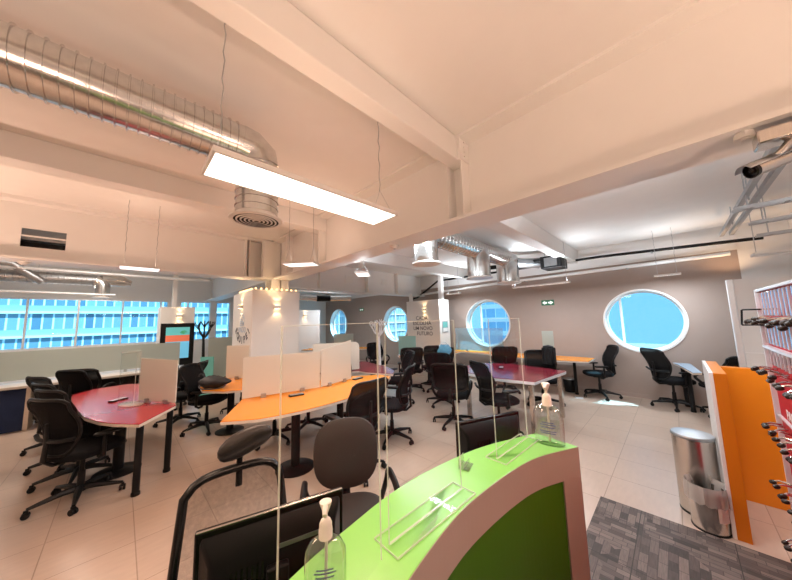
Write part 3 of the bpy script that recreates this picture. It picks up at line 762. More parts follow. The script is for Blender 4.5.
xs = [i for i, p in enumerate(front) if p[0] <= 1.31]
gp = offset(front[:xs[-1]+2], .006); gb = offset(front[:xs[-1]+2], .04)
MB().prism(gp+gb[::-1], .10, .982).build('front_panel', 'green_panel', RC, smooth=False)
st = [p for p in front if p[0] > 1.30]
MB().prism(offset(st, -.001)+offset(st, .15)[::-1], 0, .984).build('end_stile', 'taupe_lam', RC, smooth=False)
MB().prism(offset(front, .02)+offset(front, .05)[::-1], 0, .10).build('plinth', 'black_plastic', RC, smooth=False)
dk = thing('staff_desk', 'low white staff desk hidden behind the reception counter', 'desk', (.85, .88, 0))
MB().box((-.85, -.16, .71), (1.0, .18, .74)).build('desktop', 'white_lam', dk, smooth=False, bevel=.003)
MB().box((-.85, -.16, 0), (-.82, .22, .71)).build('side_panel', 'white_lam', dk, smooth=False); MB().box((.97, -.16, 0), (1.0, .22, .71)).build('side_panel', 'white_lam', dk, smooth=False)

def monitor(p, q, ztop, hgt, label, m='black_plastic', strip=True):
    p = Vector((*p, 0)); q = Vector((*q, 0)); c = (p+q)/2; d = q-p; w = d.length; a = math.atan2(d.y, d.x)
    t = thing('monitor', label, 'monitor', (c.x, c.y, .74), a)
    zt = ztop-.74
    MB().box((-w/2, 0, zt-hgt), (w/2, .022, zt)).build('bezel', 'black_gloss', t, bevel=.006)
    bk = MB(); w2 = w*.40
    bk.add([(-w/2+.01, 0, zt-hgt+.01), (w/2-.01, 0, zt-hgt+.01), (w/2-.01, 0, zt-.012), (-w/2+.01, 0, zt-.012),
            (-w2, -.035, zt-hgt+.05), (w2, -.035, zt-hgt+.05), (w2, -.035, zt-.075), (-w2, -.035, zt-.075)],
           [(0, 1, 2, 3), (4, 5, 6, 7), (0, 1, 5, 4), (1, 2, 6, 5), (2, 3, 7, 6), (3, 0, 4, 7)])
    b = bk.build('back_shell', m, t, bevel=.008)
    v = MB()
    for k in range(7): v.box((-.12+k*.013, -.0365, zt-.15), (-.114+k*.013, -.034, zt-.105))
    v.build('vent', 'black_gloss', b, smooth=False)
    if strip:
        MB().box((-w/2+.004, -.002, zt-.001), (w/2-.004, .006, zt+.0016)).build('top_edge', 'galv', t, smooth=False)
        MB().box((.005, -.037, zt-.088), (.125, -.034, zt-.076)).box((.04, -.003, zt-.030), (.075, -.0005, zt-.018)).build('nameplate', 'galv_dull', b, smooth=False)
    MB().box((-.03, -.06, .0), (.03, -.035, zt-.12)).build('stand', 'black_plastic', t, bevel=.005)
    MB().lathe([(.12, 0), (.12, .008), (.11, .015)], 28, (0, -.02, 0), sy=.7).build('stand_foot', 'black_plastic', t)
monitor((.173, .98), (.572, .858), 1.083, .31, 'black monitor with a silver top edge seen from behind at the reception desk')
monitor((1.344, .904), (1.757, .729), 1.08, .29, 'black monitor seen through the acrylic shield beside the card holder', strip=False)

# acrylic shields
def shield(p, q, label, h=.545, dep=.085, fw=1.):
    p = Vector((*p, 0)); q = Vector((*q, 0)); d = q-p; w = d.length; a = math.atan2(d.y, d.x)
    t = thing('acrylic_shield', label, 'shield', (p.x, p.y, 1.1), a, 'acrylic shields on the reception counter')
    MB().box((0, -.002, .004), (w, .002, h)).build('panel', 'acrylic', t, smooth=False)
    e = MB().box((-.0009, -.0021, .004), (0, .0021, h)).box((w, -.0021, .004), (w+.0009, .0021, h)).box((0, -.002, h), (w, .002, h+.0012)).box((0, -.003, .004), (w*fw, .003, .0062))
    e.build('cut_edge', 'acrylic_edge', t, smooth=False)
    w0 = w; w = w*fw
    f = MB().box((-.012, -dep/2, 0), (w+.012, dep/2, .004)).build('foot', 'acrylic', t, smooth=False)
    r = MB().box((-.012, -dep/2-.0018, .0), (w+.012, -dep/2, .005)).box((-.012, dep/2, .0), (w+.012, dep/2+.0012, .005)).box((-.0135, -dep/2, 0), (-.012, dep/2, .005)).box((w+.012, -dep/2, 0), (w+.0135, dep/2, .005))
    r.build('foot_edge', 'acrylic_edge', f, smooth=False)
shield((.498, .548), (.81, .540), 'wide clear acrylic shield in the middle of the green counter')
shield((1.068, .542), (1.345, .528), 'narrower clear acrylic shield at the right of the green counter')
shield((.193, .470), (.455, .530), 'clear acrylic shield at the left end of the green counter, cut by the frame', fw=.5)
ch = thing('card_holder', 'little clear acrylic card holder on the green counter', 'card holder', (.945, .605, 1.1), R(15))
MB().box((-.03, -.02, 0), (.03, .02, .004)).box((-.03, .016, .004), (.03, .019, .035)).box((-.03, -.006, .004), (.03, -.003, .02)).build('holder', 'acrylic_block', ch, smooth=False)

def bottle(loc, rz, label, s=1.):
    t = thing('soap_bottle', label, 'bottle', loc, rz, 'hand gel bottles on the counter')
    b = MB().lathe([(0, 0), (.038*s, 0), (.043*s, .006*s), (.044*s, .10*s), (.042*s, .125*s), (.030*s, .148*s), (.016*s, .156*s), (.014*s, .166*s), (.0155*s, .168*s)], 28, sx=1.27, sy=.62)
    bo = b.build('bottle_body', 'bottle', t)
    MB().lathe([(.019*s, .152*s), (.0185*s, .153*s), (.0185*s, .172*s), (.017*s, .174*s), (.017*s, .186*s), (.013*s, .195*s), (.008*s, .199*s), (.0055*s, .201*s), (.0055*s, .222*s)], 20).build('pump_collar', 'pump', t)
    MB().lathe([(.006*s, .212*s), (.008*s, .216*s), (.015*s, .234*s), (.0165*s, .241*s), (.012*s, .243*s)], 20).tube([(0, 0, .232*s), (0, -.02*s, .235*s), (0, -.038*s, .228*s)], [.009*s, .008*s, .0055*s], 8).build('pump_head', 'pump', t)
    MB().tube([(0, 0, .012), (.002, 0, .16*s)], .0042*s, 8).build('dip_tube', 'pump', t)
    lb = MB()
    for r_, (z, w) in enumerate(((.088, .020), (.080, .026), (.070, .022), (.055, .028), (.048, .024))):
        lb.grid(lambda u, v: (.0446*s*1.27*math.cos(R(-90)+(u-.5)*w*40), .0446*s*.63*math.sin(R(-90)+(u-.5)*w*40), (z+.004*v)*s), 8, 1)
    lb.build('label_print', 'gel', bo, smooth=False)
    return t
bottle((1.352, .436, 1.1), R(-80), 'clear hand gel bottle with a cream pump at the right end of the green counter', 1.06)
bottle((.322, .548, 1.1), R(-35), 'clear hand gel bottle with a cream pump in front of the near monitor', .75)

# ------------------------------------------------------------------ bins, booth, carpet
cp = MB().box((-3.9, -3.9, 0), (3.2, .64, .006)); o = cp.build('carpet', 'carpet', smooth=False); tag(o, 'dark patchwork carpet in front of the reception counter', 'carpet')
bb = thing('pedal_bin', 'tall brushed steel bin with a domed lid beside the orange booth', 'bin', (3.52, .0, 0))
MB().lathe([(.125, 0), (.13, .005), (.13, .60)], 40).build('bin_body', 'steel', bb)
MB().lathe([(.131, .60), (.134, .605), (.134, .618), (.128, .626), (.07, .634), (0, .636)], 40).build('bin_lid', 'galv_dull', bb)
MB().lathe([(.132, 0), (.132, .015), (.129, .02)], 40).build('base_ring', 'black_plastic', bb)
sb = thing('waste_bin', 'small steel bin with a clear liner in front of the tall bin', 'bin', (3.31, -.035, 0))
MB().lathe([(0, .004), (.100, 0), (.103, .006), (.107, .29), (.104, .292), (.100, .008), (0, .008)], 36).build('bin_body', 'steel', sb)
ln = MB(); n = 48
def lf(u, v):
    a = 2*PI*u; rr = [.095, .106, .116, .119, .123][min(4, int(v*4.01))]; zz = [.18, .31, .332, .30, .205][min(4, int(v*4.01))]
    w = .004*math.sin(a*11)+.003*math.sin(a*17+1)
    return ((rr+w)*math.cos(a), (rr+w)*math.sin(a), zz+w*2*(v > .7))
ln.grid(lf, n, 4).build('bin_liner', 'liner', sb)
MB().lathe([(.105, 0), (.106, .012), (.103, .016)], 36).build('base_ring', 'black_plastic', sb)
MB().grid(lambda u, v: (.1085*math.cos(R(205+u*45)), .1085*math.sin(R(205+u*45)), .10+.11*v), 8, 1).build('sticker', 'paper', sb)

ob = thing('orange_booth', 'orange painted low booth wall with a white side edge', 'booth', (3.27, -.16, 0))
MB().box((0, -.07, 0), (.78, 0, 1.18)).build('side_wall', 'orange_wall', ob, smooth=False, bevel=.003)
MB().box((.0, .0, 0), (.78, .022, 1.182)).build('edge_strip', 'white_lam', ob, smooth=False, bevel=.002)
MB().box((.72, -1.6, 0), (.80, -.07, 1.14)).build('back_wall', 'orange_wall', ob, smooth=False, bevel=.003)

# ------------------------------------------------------------------ red dispenser rack
rk = thing('dispenser_rack', 'tall red rack of clear tubes with rows of dark handled taps', 'rack', (3.22, -.41, 0))
MB().box((-2.3, -.06, .03), (0, -.03, 1.79)).build('back_board', 'rack_red', rk, smooth=False)
fr = MB().box((-2.3, -.065, 1.782), (.012, -.01, 1.80)).box((0, -.065, 0), (.012, -.005, 1.80)).box((-2.3, -.065, 0), (-2.288, -.005, 1.80))
fr.build('frame', 'alu', rk, smooth=False, bevel=.002)
MB().box((-2.3, -.03, 1.395), (0, .0, 1.41)).build('shelf_rail', 'alu', rk, smooth=False); MB().box((-2.3, -.03, .935), (0, -.015, .945)).build('shelf_rail', 'alu', rk, smooth=False)
rows = [1.6, 1.259, .886, .514, .169]
mt = MB().lathe([(.021, 0), (.021, .17)], 12); pt = None
ts = MB().tube([(0, -.02, 0), (0, .03, .006), (0, .05, -.002)], [.008, .006, .005], 8)
kb = MB().lathe([(0, -.017), (.009, -.015), (.0135, -.006), (.014, .005), (.010, .014), (0, .016)], 12, T=Matrix.Translation((0, .058, -.012)) @ Matrix.Rotation(R(70), 4, 'X'))
sp_ = .085
pt = ts.build('tap_stem', 'chrome', rk); pk = kb.build('tap_knob', 'knob', pt); first = True
for z in rows:
    for k in range(18):
        x = -.03-sp_*k
        if first: o = pt; first = False
        else:
            o = pt.copy(); C.objects.link(o); c = pk.copy(); C.objects.link(c); c.parent = o
        o.parent = rk; o.location = (x, 0, z+random.uniform(-.012, .012)); o.rotation_euler = (random.uniform(-.3, .3), 0, random.uniform(-.5, .5))
tb = MB().box((-.015, -.006, 0), (.015, .004, .16)).build('dispenser_tube', 'tube', rk, smooth=False, bevel=.008); first = True
for z, hs in ((1.615, 1.), (1.425, .95), (1.285, .68)):
    for k in range(18):
        o = tb if first else tb.copy()
        if not first: C.objects.link(o); o.parent = rk
        first = False
        o.location = (-.05-sp_*k, -.02, z); o.scale = (1, 1, hs)
tr = MB().box((-2.2, -.01, 1.565), (.05, .012, 1.585)); tr.build('tap_rail', 'knob', rk, smooth=False)
bk = MB()
for a, b_ in (((.0, -.02, 1.66), (.0, .065, 1.66)), ((.0, .065, 1.66), (.0, .075, 1.55)), ((.0, .075, 1.55), (.0, -.02, 1.55))): bk.tube([a, b_], .006, 6)
bk.build('end_bracket', 'black_plastic', rk)
text('lettering', 'PARTY', .085, 'red_print', rk, (3.22-.30, -.41-.028, .985), (-1, 0, 0), (0, 0, 1), .002)
text('lettering', 'PARTY', .085, 'red_print', rk, (3.22-.30, -.41-.028, .665), (-1, 0, 0), (0, 0, 1), .002)

# ------------------------------------------------------------------ lamps
def lamp(cx, cy, z, L_, W_, rz, label, m, power, col, zc, up=.5, th=.025, group='suspended panel lamps'):
    t = thing('panel_lamp', label, 'lamp', (cx, cy, z), R(rz), group)
    MB().box((-L_/2, -W_/2, 0), (L_/2, -W_/2+.012, th)).box((-L_/2, W_/2-.012, 0), (L_/2, W_/2, th)).box((-L_/2, -W_/2+.012, 0), (-L_/2+.012, W_/2-.012, th)).box((L_/2-.012, -W_/2+.012, 0), (L_/2, W_/2-.012, th)).box((-L_/2, -W_/2, th), (L_/2, W_/2, th+.004)).build('lamp_housing', 'steel_paint', t, smooth=False)
    MB().box((-L_/2+.012, -W_/2+.012, .004), (L_/2-.012, W_/2-.012, .010)).build('diffuser', m, t, smooth=False)
    for s in (-1, 1):
        x = s*(L_/2-.05); c = MB()
        c.tube([(x, -W_/2+.02, th), (x, 0, th+.20)], .0016, 5).tube([(x, W_/2-.02, th), (x, 0, th+.20)], .0016, 5)
        pts = [(x+.004*math.sin(k*2.1), .004*math.cos(k*2.3), th+.20+(zc-z-th-.20)*k/16) for k in range(17)]
        c.tube(pts, .0032, 5); c.build('hanging_chain', 'galv_dull', t)
    for d, e in ((-1, 1.), (1, up)):
        if e <= 0: continue
        ld = bpy.data.lights.new('panel_light', 'AREA'); ld.shape = 'RECTANGLE'; ld.size = L_; ld.size_y = W_; ld.energy = power*e; ld.color = col
        lo = bpy.data.objects.new('panel_light', ld); C.objects.link(lo); lo.location = (cx, cy, z-.012 if d < 0 else z+th+.02)
        lo.rotation_euler = (0 if d < 0 else PI, 0, R(rz))
WARM = (1., .65, .47); NEUT = (.87, .935, 1.)
lamp(.815, 1.495, 2.415, 1.15, .275, 0, 'big bright panel lamp hanging over the reception area', 'lamp_white', 30, WARM, 3.45, .12)
lamp(-1.2, 1.45, 2.47, 1.12, .22, 0, 'added panel lamp in line with the big one, unseen past the left edge of the view', 'lamp_white', 30, WARM, 3.45, .25)  # out-of-view lamp added to brighten the near bay
lamp(.79, -1.0, 2.47, 1.12, .22, 0, 'added panel lamp unseen behind the viewpoint near the carpet', 'lamp_white', 30, WARM, 3.45, .25)  # also added out of view, for near-bay brightness
lamp(.13, 5.12, 2.45, .42, .30, 0, 'small flat lamp hanging before the vent opening in the cross beam', 'lamp_cool', 14, WARM, 3.40, .3)
lamp(1.71, 3.57, 2.45, .45, .25, -50, 'small flat lamp hanging against the main beam, just right of the column top', 'lamp_cool', 14, WARM, 3.45, .3)
lamp(2.98, 3.82, 2.47, .42, .24, 45, 'square flat lamp hanging beyond the main beam', 'lamp_cool', 20, NEUT, 3.14, .6)
lamp(6.2, 1.95, 2.30, 1.12, .075, 90, 'long thin white bar lamp hanging left of the exit sign', 'lamp_cool', 32, NEUT, 3.14, .8)
lamp(6.6, 4.35, 2.35, .45, .075, 90, 'short thin bar lamp hanging just right of the lettered column', 'lamp_cool', 22, NEUT, 3.14, .7)
lamp(6.7, .03, 2.30, .34, .075, 90, 'short thin bar lamp hanging above the largest round window', 'lamp_cool', 24, NEUT, 3.14, .22)
lamp(5.4, 8.6, 2.45, 1.1, .15, 60, 'long bar lamp in the far corner above the round windows', 'lamp_cool', 26, NEUT, 3.14, .6)
for y_, w_ in ((-1.7, 'over the rack'), (.3, 'over the bins'), (2.3, 'before the big ducts')):  # lamps added out of sight to whiten the window-side bay
    lamp(2.84, y_, 2.76, .10, 1.2, 0, 'added fill bar lamp hidden high behind the main beam ' + w_, 'lamp_cool', 34, NEUT, 3.14, 1.7)
lamp(-.5, 7.6, 3.05, 1.2, .15, 0, 'added fill bar lamp hidden over the long counter behind the cross beam', 'lamp_cool', 60, (1., .86, .74), 3.45, .4)  # added out of sight to brighten the far left wall

def fill_torch(x, y, label, power, col):  # uplighters added out of view to lighten the near ceiling evenly
    t = thing('fill_uplighter', label, 'floor lamp', (x, y, 0), 0, 'added fill uplighters out of view')
    MB().lathe([(.16, 0), (.16, .02), (.02, .035), (.014, .05), (.014, 1.36), (.05, 1.38), (.22, 1.46), (.225, 1.465)], 28).build('stand', 'black_plastic', t)
    MB().lathe([(0, 1.462), (.21, 1.464)], 28).build('lamp_lens', 'lamp_white', t)
    ld = bpy.data.lights.new('fill_uplighter_light', 'AREA'); ld.shape = 'DISK'; ld.size = .42; ld.energy = power; ld.color = col
    lo = bpy.data.objects.new('fill_uplighter_light', ld); C.objects.link(lo); lo.location = (x, y, 1.475); lo.rotation_euler = (PI, 0, 0)
fill_torch(-2.2, 5.0, 'added fill uplighter unseen left of the view near the red table', 55, WARM)
fill_torch(-.9, -.9, 'added fill uplighter just behind the viewpoint', 60, WARM)
fill_torch(1.2, -2.2, 'added unseen fill uplighter behind the carpet', 60, WARM)

lamp(-.9, 10.6, 2.78, 1.3, .12, 0, 'pale bar lamp added before the ribbon windows at far left', 'lamp_cool', 45, (1., .84, .70), 3.45, .5)  # added to warm and lighten the wall above the windows
def sconce(loc, nrm, label):
    n = Vector(nrm); a = math.atan2(n.y, n.x)
    t = thing('wall_sconce', label, 'sconce', loc, a, 'up and down wall sconces')
    MB().box((0, -.06, -.035), (.07, .06, .035)).build('housing', 'plastic_white', t, bevel=.006)
    MB().box((.012, -.05, .0352), (.06, .05, .038)).build('lens', 'sconce_glow', t, smooth=False); MB().box((.012, -.05, -.038), (.06, .05, -.0352)).build('lens', 'sconce_glow', t, smooth=False)
    for d in (1, -1):
        ld = bpy.data.lights.new('sconce_light', 'SPOT'); ld.energy = 3; ld.color = (1., .68, .36); ld.spot_size = R(92); ld.spot_blend = .12; ld.shadow_soft_size = .02
        lo = bpy.data.objects.new('sconce_light', ld); C.objects.link(lo); lo.location = Vector(loc)+n*.075+Vector((0, 0, d*.05)); lo.rotation_euler = (0 if d < 0 else PI, 0, 0)
sconce((2.28, 5.85, 2.00), (0, -1, 0), 'wall sconce on the broad face of the central column')
sconce((1.80, 6.50, 2.03), (-1, 0, 0), 'wall sconce on the narrow left face of the central column')
sconce((6.5, 5.33, 1.95), (-1, 0, 0), 'wall sconce above the lettering on the column by the round windows')
sconce((4.72, 9.5, 1.93), (0, -1, 0), 'wall sconce on the far white column left of the round windows')
sconce((1.03, 9.0, 1.92), (0, -1, 0), 'wall sconce above the black framed display')
# warm strip of bulbs on top of the central column box
sl = thing('bulb_strip', 'strip of small warm bulbs along the top of the central column', 'lamp', (2.3, 6.5, 2.34))
MB().box((-.45, -.60, 0), (.45, -.56, .015)).box((-.47, -.60, 0), (-.43, .5, .015)).build('strip_base', 'plastic_white', sl, smooth=False)
for k in range(9): MB().ball((-.42+k*.105, -.58, .035), .022, 8).build('bulb', 'bulb', sl)
for k in range(7): MB().ball((-.45, -.42+k*.13, .035), .022, 8).build('bulb', 'bulb', sl)
def point(loc, e, col, r=.08):
    ld = bpy.data.lights.new('lamp_light', 'POINT'); ld.energy = e; ld.color = col; ld.shadow_soft_size = r
    lo = bpy.data.objects.new('lamp_light', ld); C.objects.link(lo); lo.location = loc
point((2.15, 5.75, 2.42), 2, (1., .66, .34)); point((1.7, 6.4, 2.42), 2, (1., .66, .34))
# uplight washing the end of the taupe wall from behind the grey partition
ul = thing('uplight', 'warm uplight behind the grey partition at the end of the taupe wall', 'lamp', (7.05, -.72, 2.0))
MB().lathe([(.05, 0), (.06, .06), (.055, .07)], 16).build('housing', 'plastic_white', ul); MB().lathe([(0, .062), (.052, .062)], 16).build('lens', 'sconce_glow', ul)
MB().tube([(0, 0, 0), (0, 0, -2.0)], .012, 8).build('post', 'plastic_white', ul)
ld = bpy.data.lights.new('uplight_light', 'SPOT'); ld.energy = 16; ld.color = (1., .60, .32); ld.spot_size = R(120); ld.spot_blend = .5; ld.shadow_soft_size = .05
lo = bpy.data.objects.new('uplight_light', ld); C.objects.link(lo); lo.location = (7.05, -.72, 2.10); lo.rotation_euler = (PI, 0, 0)

# ------------------------------------------------------------------ ducts and services
def ribbed(r, L_, step=.075, rib=.008):
    prof = []; z = 0
    while z < L_:
        prof += [(r, z), (r, z+step*.80), (r+rib, z+step*.84), (r+rib, z+step*.96)]; z += step
    return prof+[(r, min(z, L_))]
d1 = thing('spiral_duct', 'big ribbed silver duct ending in a round ceiling diffuser at upper left', 'duct', (.72, 2.36, 3.10))
MB().lathe(ribbed(.158, 4.5, .055, .012), 36, T=Matrix.Translation((-.12, 0, 0)) @ Matrix.Rotation(-PI/2, 4, 'Y')).build('duct_pipe', 'galv', d1)
el = bez([(-.12, 0, 0), (-.03, 0, -.005), (.03, 0, -.05), (.045, 0, -.13)], 2)
e2 = MB().tube([(-.13, 0, 0), (-.05, 0, -.01), (.005, 0, -.05), (.02, 0, -.13)], [.162, .166, .166, .160], 32); e2.build('elbow', 'galv', d1)
MB().lathe(ribbed(.158, .40, .06, .006), 32, T=Matrix.Translation((.02, 0, -.55))).build('drop_pipe', 'galv', d1)
df = MB().lathe([(.168, -.603), (.20, -.600), (.205, -.592), (.16, -.57), (.155, -.55)], 36, (.02, 0, 0), cap=False).build('diffuser_ring', 'plastic_white', d1)
dd = MB()
for r_ in (.02, .05, .08, .11, .14): dd.lathe([(r_, -.606), (r_+.013, -.603), (r_+.013, -.600), (r_, -.603), (r_, -.606)], 36, (.02, 0, 0))
dd.build('diffuser_louver', 'plastic_white', df)
MB().lathe([(0, -.596), (.17, -.596)], 36, (.02, 0, 0)).build('diffuser_throat', 'black_plastic', df)

d2 = thing('spiral_duct', 'silver duct with two boxy drops above the taupe wall, right of the main beam', 'duct', (2.9, 2.41, 2.88))
MB().lathe(ribbed(.15, 3.0, .09, .008), 32, T=Matrix.Rotation(PI/2, 4, 'Y')).build('duct_pipe', 'galv', d2)
for x, r_, z in ((.12, .17, -.43), (1.62, .20, -.50), (2.85, .22, -.50)):
    m_ = MB().lathe([(r_*.85, 0), (r_, -.12), (r_, z)][::-1], 24, (x, 0, 0)); o = m_.build('drop_pipe', 'galv', d2)
    MB().lathe([(r_+.03, z-.02), (r_+.03, z), (r_, z+.01)], 24, (x, 0, 0)).build('diffuser_ring', 'plastic_white', o)
MB().tube(bez([(3.0, 0, 0), (3.25, .05, .02), (3.5, -.1, -.02), (3.9, -.5, .0)], 5), .11, 14).build('flexible_hose', 'galv_dull', d2)
fu = thing('fan_coil_unit', 'dark metal fan unit hung under the ceiling beam end above the taupe wall', 'ventilation unit', (6.5, 1.95, 2.66))
MB().box((-.2, -.42, 0), (.25, -.02, .26)).build('casing', 'black_plastic', fu, bevel=.01)
MB().box((-.21, -.34, .04), (-.2, -.10, .22)).build('grille', 'galv_dull', fu, smooth=False)
for y in (-.38, -.06): MB().tube([(0, y, .26), (0, y, .48)], .006, 6).build('hanger_rod', 'galv_dull', fu)
MB().tube([(0, -.02, .22), (0, 1.0, .24), (-.2, 1.6, .22)], .05, 10).build('supply_pipe', 'black_plastic', fu)

d3 = thing('spiral_duct', 'dark ribbed duct run in front of the ribbon windows at far left', 'duct', (-.45, 9.0, 2.72))
MB().lathe(ribbed(.11, 3.2, .08, .01), 20, T=Matrix.Rotation(-PI/2, 4, 'Y')).build('duct_pipe', 'galv_dull', d3)
MB().tube([(-.02, 0, 0), (.06, 0, -.03), (.09, 0, -.12), (.09, 0, -.36)], [.12, .125, .125, .12], 18).build('drop_pipe', 'galv', d3)
MB().lathe([(.16, -.02), (.16, 0), (.12, .01)], 20, (.09, 0, -.37)).build('diffuser_ring', 'plastic_white', d3)
MB().tube([(.05, 0, .02), (.35, .1, .03), (.55, .1, -.02)], [.12, .13, .06], 14).build('end_box', 'galv', d3)
MB().tube([(-.75, -.1, -.1), (-1.1, -.3, .2), (-1.6, -.4, .26)], .07, 10).build('flexible_hose', 'galv_dull', d3)
d4 = thing('flexible_duct', 'black and silver flexible duct curling above the far white column', 'duct', (4.0, 8.6, 2.45))
MB().tube(bez([(-.55, .6, -.25), (-.45, .4, -.02), (-.1, .2, .05), (.4, -.1, .02), (.9, -.4, .0), (1.5, -.9, .0)], 8), .09, 14).build('duct_pipe', 'galv', d4)
MB().tube([(.55, -.28, .0), (.95, -.46, -.0)], .10, 14).build('silencer', 'black_plastic', d4)
for x, y in ((-.1, .2), (.9, -.4)): MB().tube([(x, y, .08), (x, y, .68)], .006, 6).build('hanger_rod', 'galv_dull', d4)

def pipe(name, label, pts, r, m, cat='pipe', brackets=()):
    t = thing(name, label, cat, pts[0]); p0 = Vector(pts[0])
    MB().tube([Vector(p)-p0 for p in pts], r, 10).build('pipe_run', m, t)
    for b in brackets:
        MB().box(Vector(b)-p0-Vector((.02, .015, r)), Vector(b)-p0+Vector((XW-b[0]-.03, .015, r*.4))).build('bracket', 'galv_dull', t, smooth=False)
    return t
pipe('black_conduit', 'black conduit running along the top of the taupe wall and bending down left', [(7.2, 6.6, 2.36), (7.2, 6.2, 2.42), (7.15, 5.27, 2.88), (7.15, 1.0, 2.885), (7.15, -1.1, 2.80)], .028, 'black_plastic', 'conduit', [(7.15, 4.2, 2.885), (7.15, 2.3, 2.885), (7.15, .2, 2.86)])
pipe('white_conduit', 'white pipe running along the taupe wall under the black conduit', [(7.2, 6.0, 2.50), (7.2, 3.84, 2.57), (7.2, -.75, 2.62)], .035, 'white_lam', 'conduit', [(7.2, 4.8, 2.53), (7.2, 2.6, 2.585), (7.2, .6, 2.605)])
pipe('service_pipe', 'thin pale pipe hung below the far left duct', [(-3., 8.9, 2.42), (-.62, 8.9, 2.40), (-.15, 8.9, 2.40)], .025, 'alu')
pipe('service_pipe', 'pale pipe hung high behind the cross beam at far left', [(-3., 8.7, 2.86), (-.3, 8.7, 2.84), (1.6, 8.7, 2.84)], .03, 'alu')

st_ = thing('strut_channel', 'pair of grey galvanised channels hanging from the ceiling behind the security camera', 'channel', (3.0, -.69, 2.84))
for y in (-.05, .05):
    MB().box((-.3, y-.022, 0), (3.7, y-.018, .045)).box((-.3, y+.018, 0), (3.7, y+.022, .045)).box((-.3, y-.022, -.003), (3.7, y+.022, .0)).build('channel', 'galv_dull', st_, smooth=False)
for x in (.6, 1.8, 3.0): MB().tube([(x, 0, .02), (x, 0, .28)], .006, 6).build('hanger_rod', 'galv_dull', st_)
def tray(x, y0, y1, z, label):
    t = thing('cable_tray', label, 'cable tray', (x, y0, z), 0, 'hanging cable trays')
    L_ = y1-y0
    MB().box((-.06, 0, 0), (-.055, L_, .03)).box((.055, 0, 0), (.06, L_, .03)).build('side_rail', 'galv_dull', t, smooth=False)
    for k in range(int(abs(L_)/.22)): MB().box((-.055, -(k+.5)*.22, .004), (.055, -(k+.5)*.22-.03, .010)).build('rung', 'galv_dull', t, smooth=False)
    for f_ in (.06, .5): MB().tube([(0, L_*f_, 0), (0, L_*f_, ZR-z)], .006, 6).build('hanger_rod', 'galv_dull', t)
tray(4.5, -.53, -2.2, 2.69, 'nearest cable tray hanging over the rack, crossing the grey channels')
tray(5.2, -.72, -2.4, 2.66, 'middle cable tray hanging over the rack')
tray(5.9, -.85, -2.6, 2.62, 'farthest cable tray hanging over the rack')
bf = thing('ceiling_baffle', 'flat white panel lamp cluster hanging low above the grey partition', 'lamp', (6.3, -1.3, 2.42))
MB().box((-.14, -.5, 0), (.14, .45, .03)).build('panel', 'plastic_white', bf, smooth=False)
for x, y in ((-.1, -.4), (.1, .4)): MB().tube([(x, y, .03), (x, y, .72)], .005, 6).build('hanger_rod', 'galv_dull', bf)

# CCTV camera with mount
cc = thing('security_camera', 'silver bullet security camera under the right end of the main beam', 'camera', (2.30, -.40, 2.39))
ax = Vector((-.42, .62, -.28)).normalized()
qt = ax.to_track_quat('Z', 'Y').to_matrix().to_4x4()
MB().lathe([(.032, -.10), (.036, -.095), (.036, .055)], 24, T=qt).build('camera_body', 'steel', cc)
MB().lathe([(.036, .055), (.037, .07), (.030, .074), (.026, .060), (0, .058)], 24, T=qt).build('lens_ring', 'black_gloss', cc)
MB().lathe([(.012, .058), (.014, .066), (0, .070)], 16, T=qt).build('lens', 'black_gloss', cc)
MB().grid(lambda u, v: tuple(qt @ Vector((.042*math.cos(R(20+140*u)), -.042*math.sin(R(20+140*u))*-1, -.10+.20*v))), 12, 2).build('sun_shield', 'galv_dull', cc, solid=.003)
MB().tube([(0, 0, .0), (.0, -.06, .06), (.0, -.10, .12)], .016, 10).build('mount_arm', 'steel', cc)
MB().box((-.06, -.22, .10), (.06, .02, .17)).build('mount_box', 'steel', cc, bevel=.008)
MB().lathe([(.04, .17), (.04, .2), (.03, .21)], 6, (0, .05, 0)).box((-.02, .0, .16), (.02, .06, .18)).build('mount_bolt', 'steel_paint', cc)

for loc, l in (((2.40, 2.42, 2.6), 'round smoke detector under the main beam'), ((-1.02, 6.28, 2.6), 'round smoke detector under the cross beam below the vent opening')):
    t = thing('smoke_detector', l, 'smoke detector', loc, 0, 'smoke detectors')
    MB().lathe([(.022, -.045), (.03, -.04), (.045, -.028), (.05, -.022), (.06, -.018), (.06, 0)], 24).build('housing', 'plastic_white', t)
    MB().lathe([(0, -.050), (.014, -.049), (.018, -.044)], 16).build('sensor', 'galv_dull', t)
def exit_sign(y, z, label):
    t = thing('exit_sign', label, 'sign', (XW, y, z), 0, 'green arrow signs')
    MB().box((-.02, -.14, -.065), (0, .14, .065)).build('board', 'sign_green', t, smooth=False)
    a = MB()
    for s in (-1, 1): a.prism([(s*.12, 0), (s*.06, .045), (s*.06, .018), (s*.015, .018), (s*.015, -.018), (s*.06, -.018), (s*.06, -.045)], 0, .002, T=Matrix(((0, 0, -1, -.0205), (-1, 0, 0, 0), (0, 1, 0, 0), (0, 0, 0, 1))))
    a.build('arrow', 'sign_white', t, smooth=False)
exit_sign(2.17, 1.985, 'green sign with a white double arrow between the two nearest round windows')
exit_sign(9.6, 2.16, 'small green sign between the two farthest round windows')
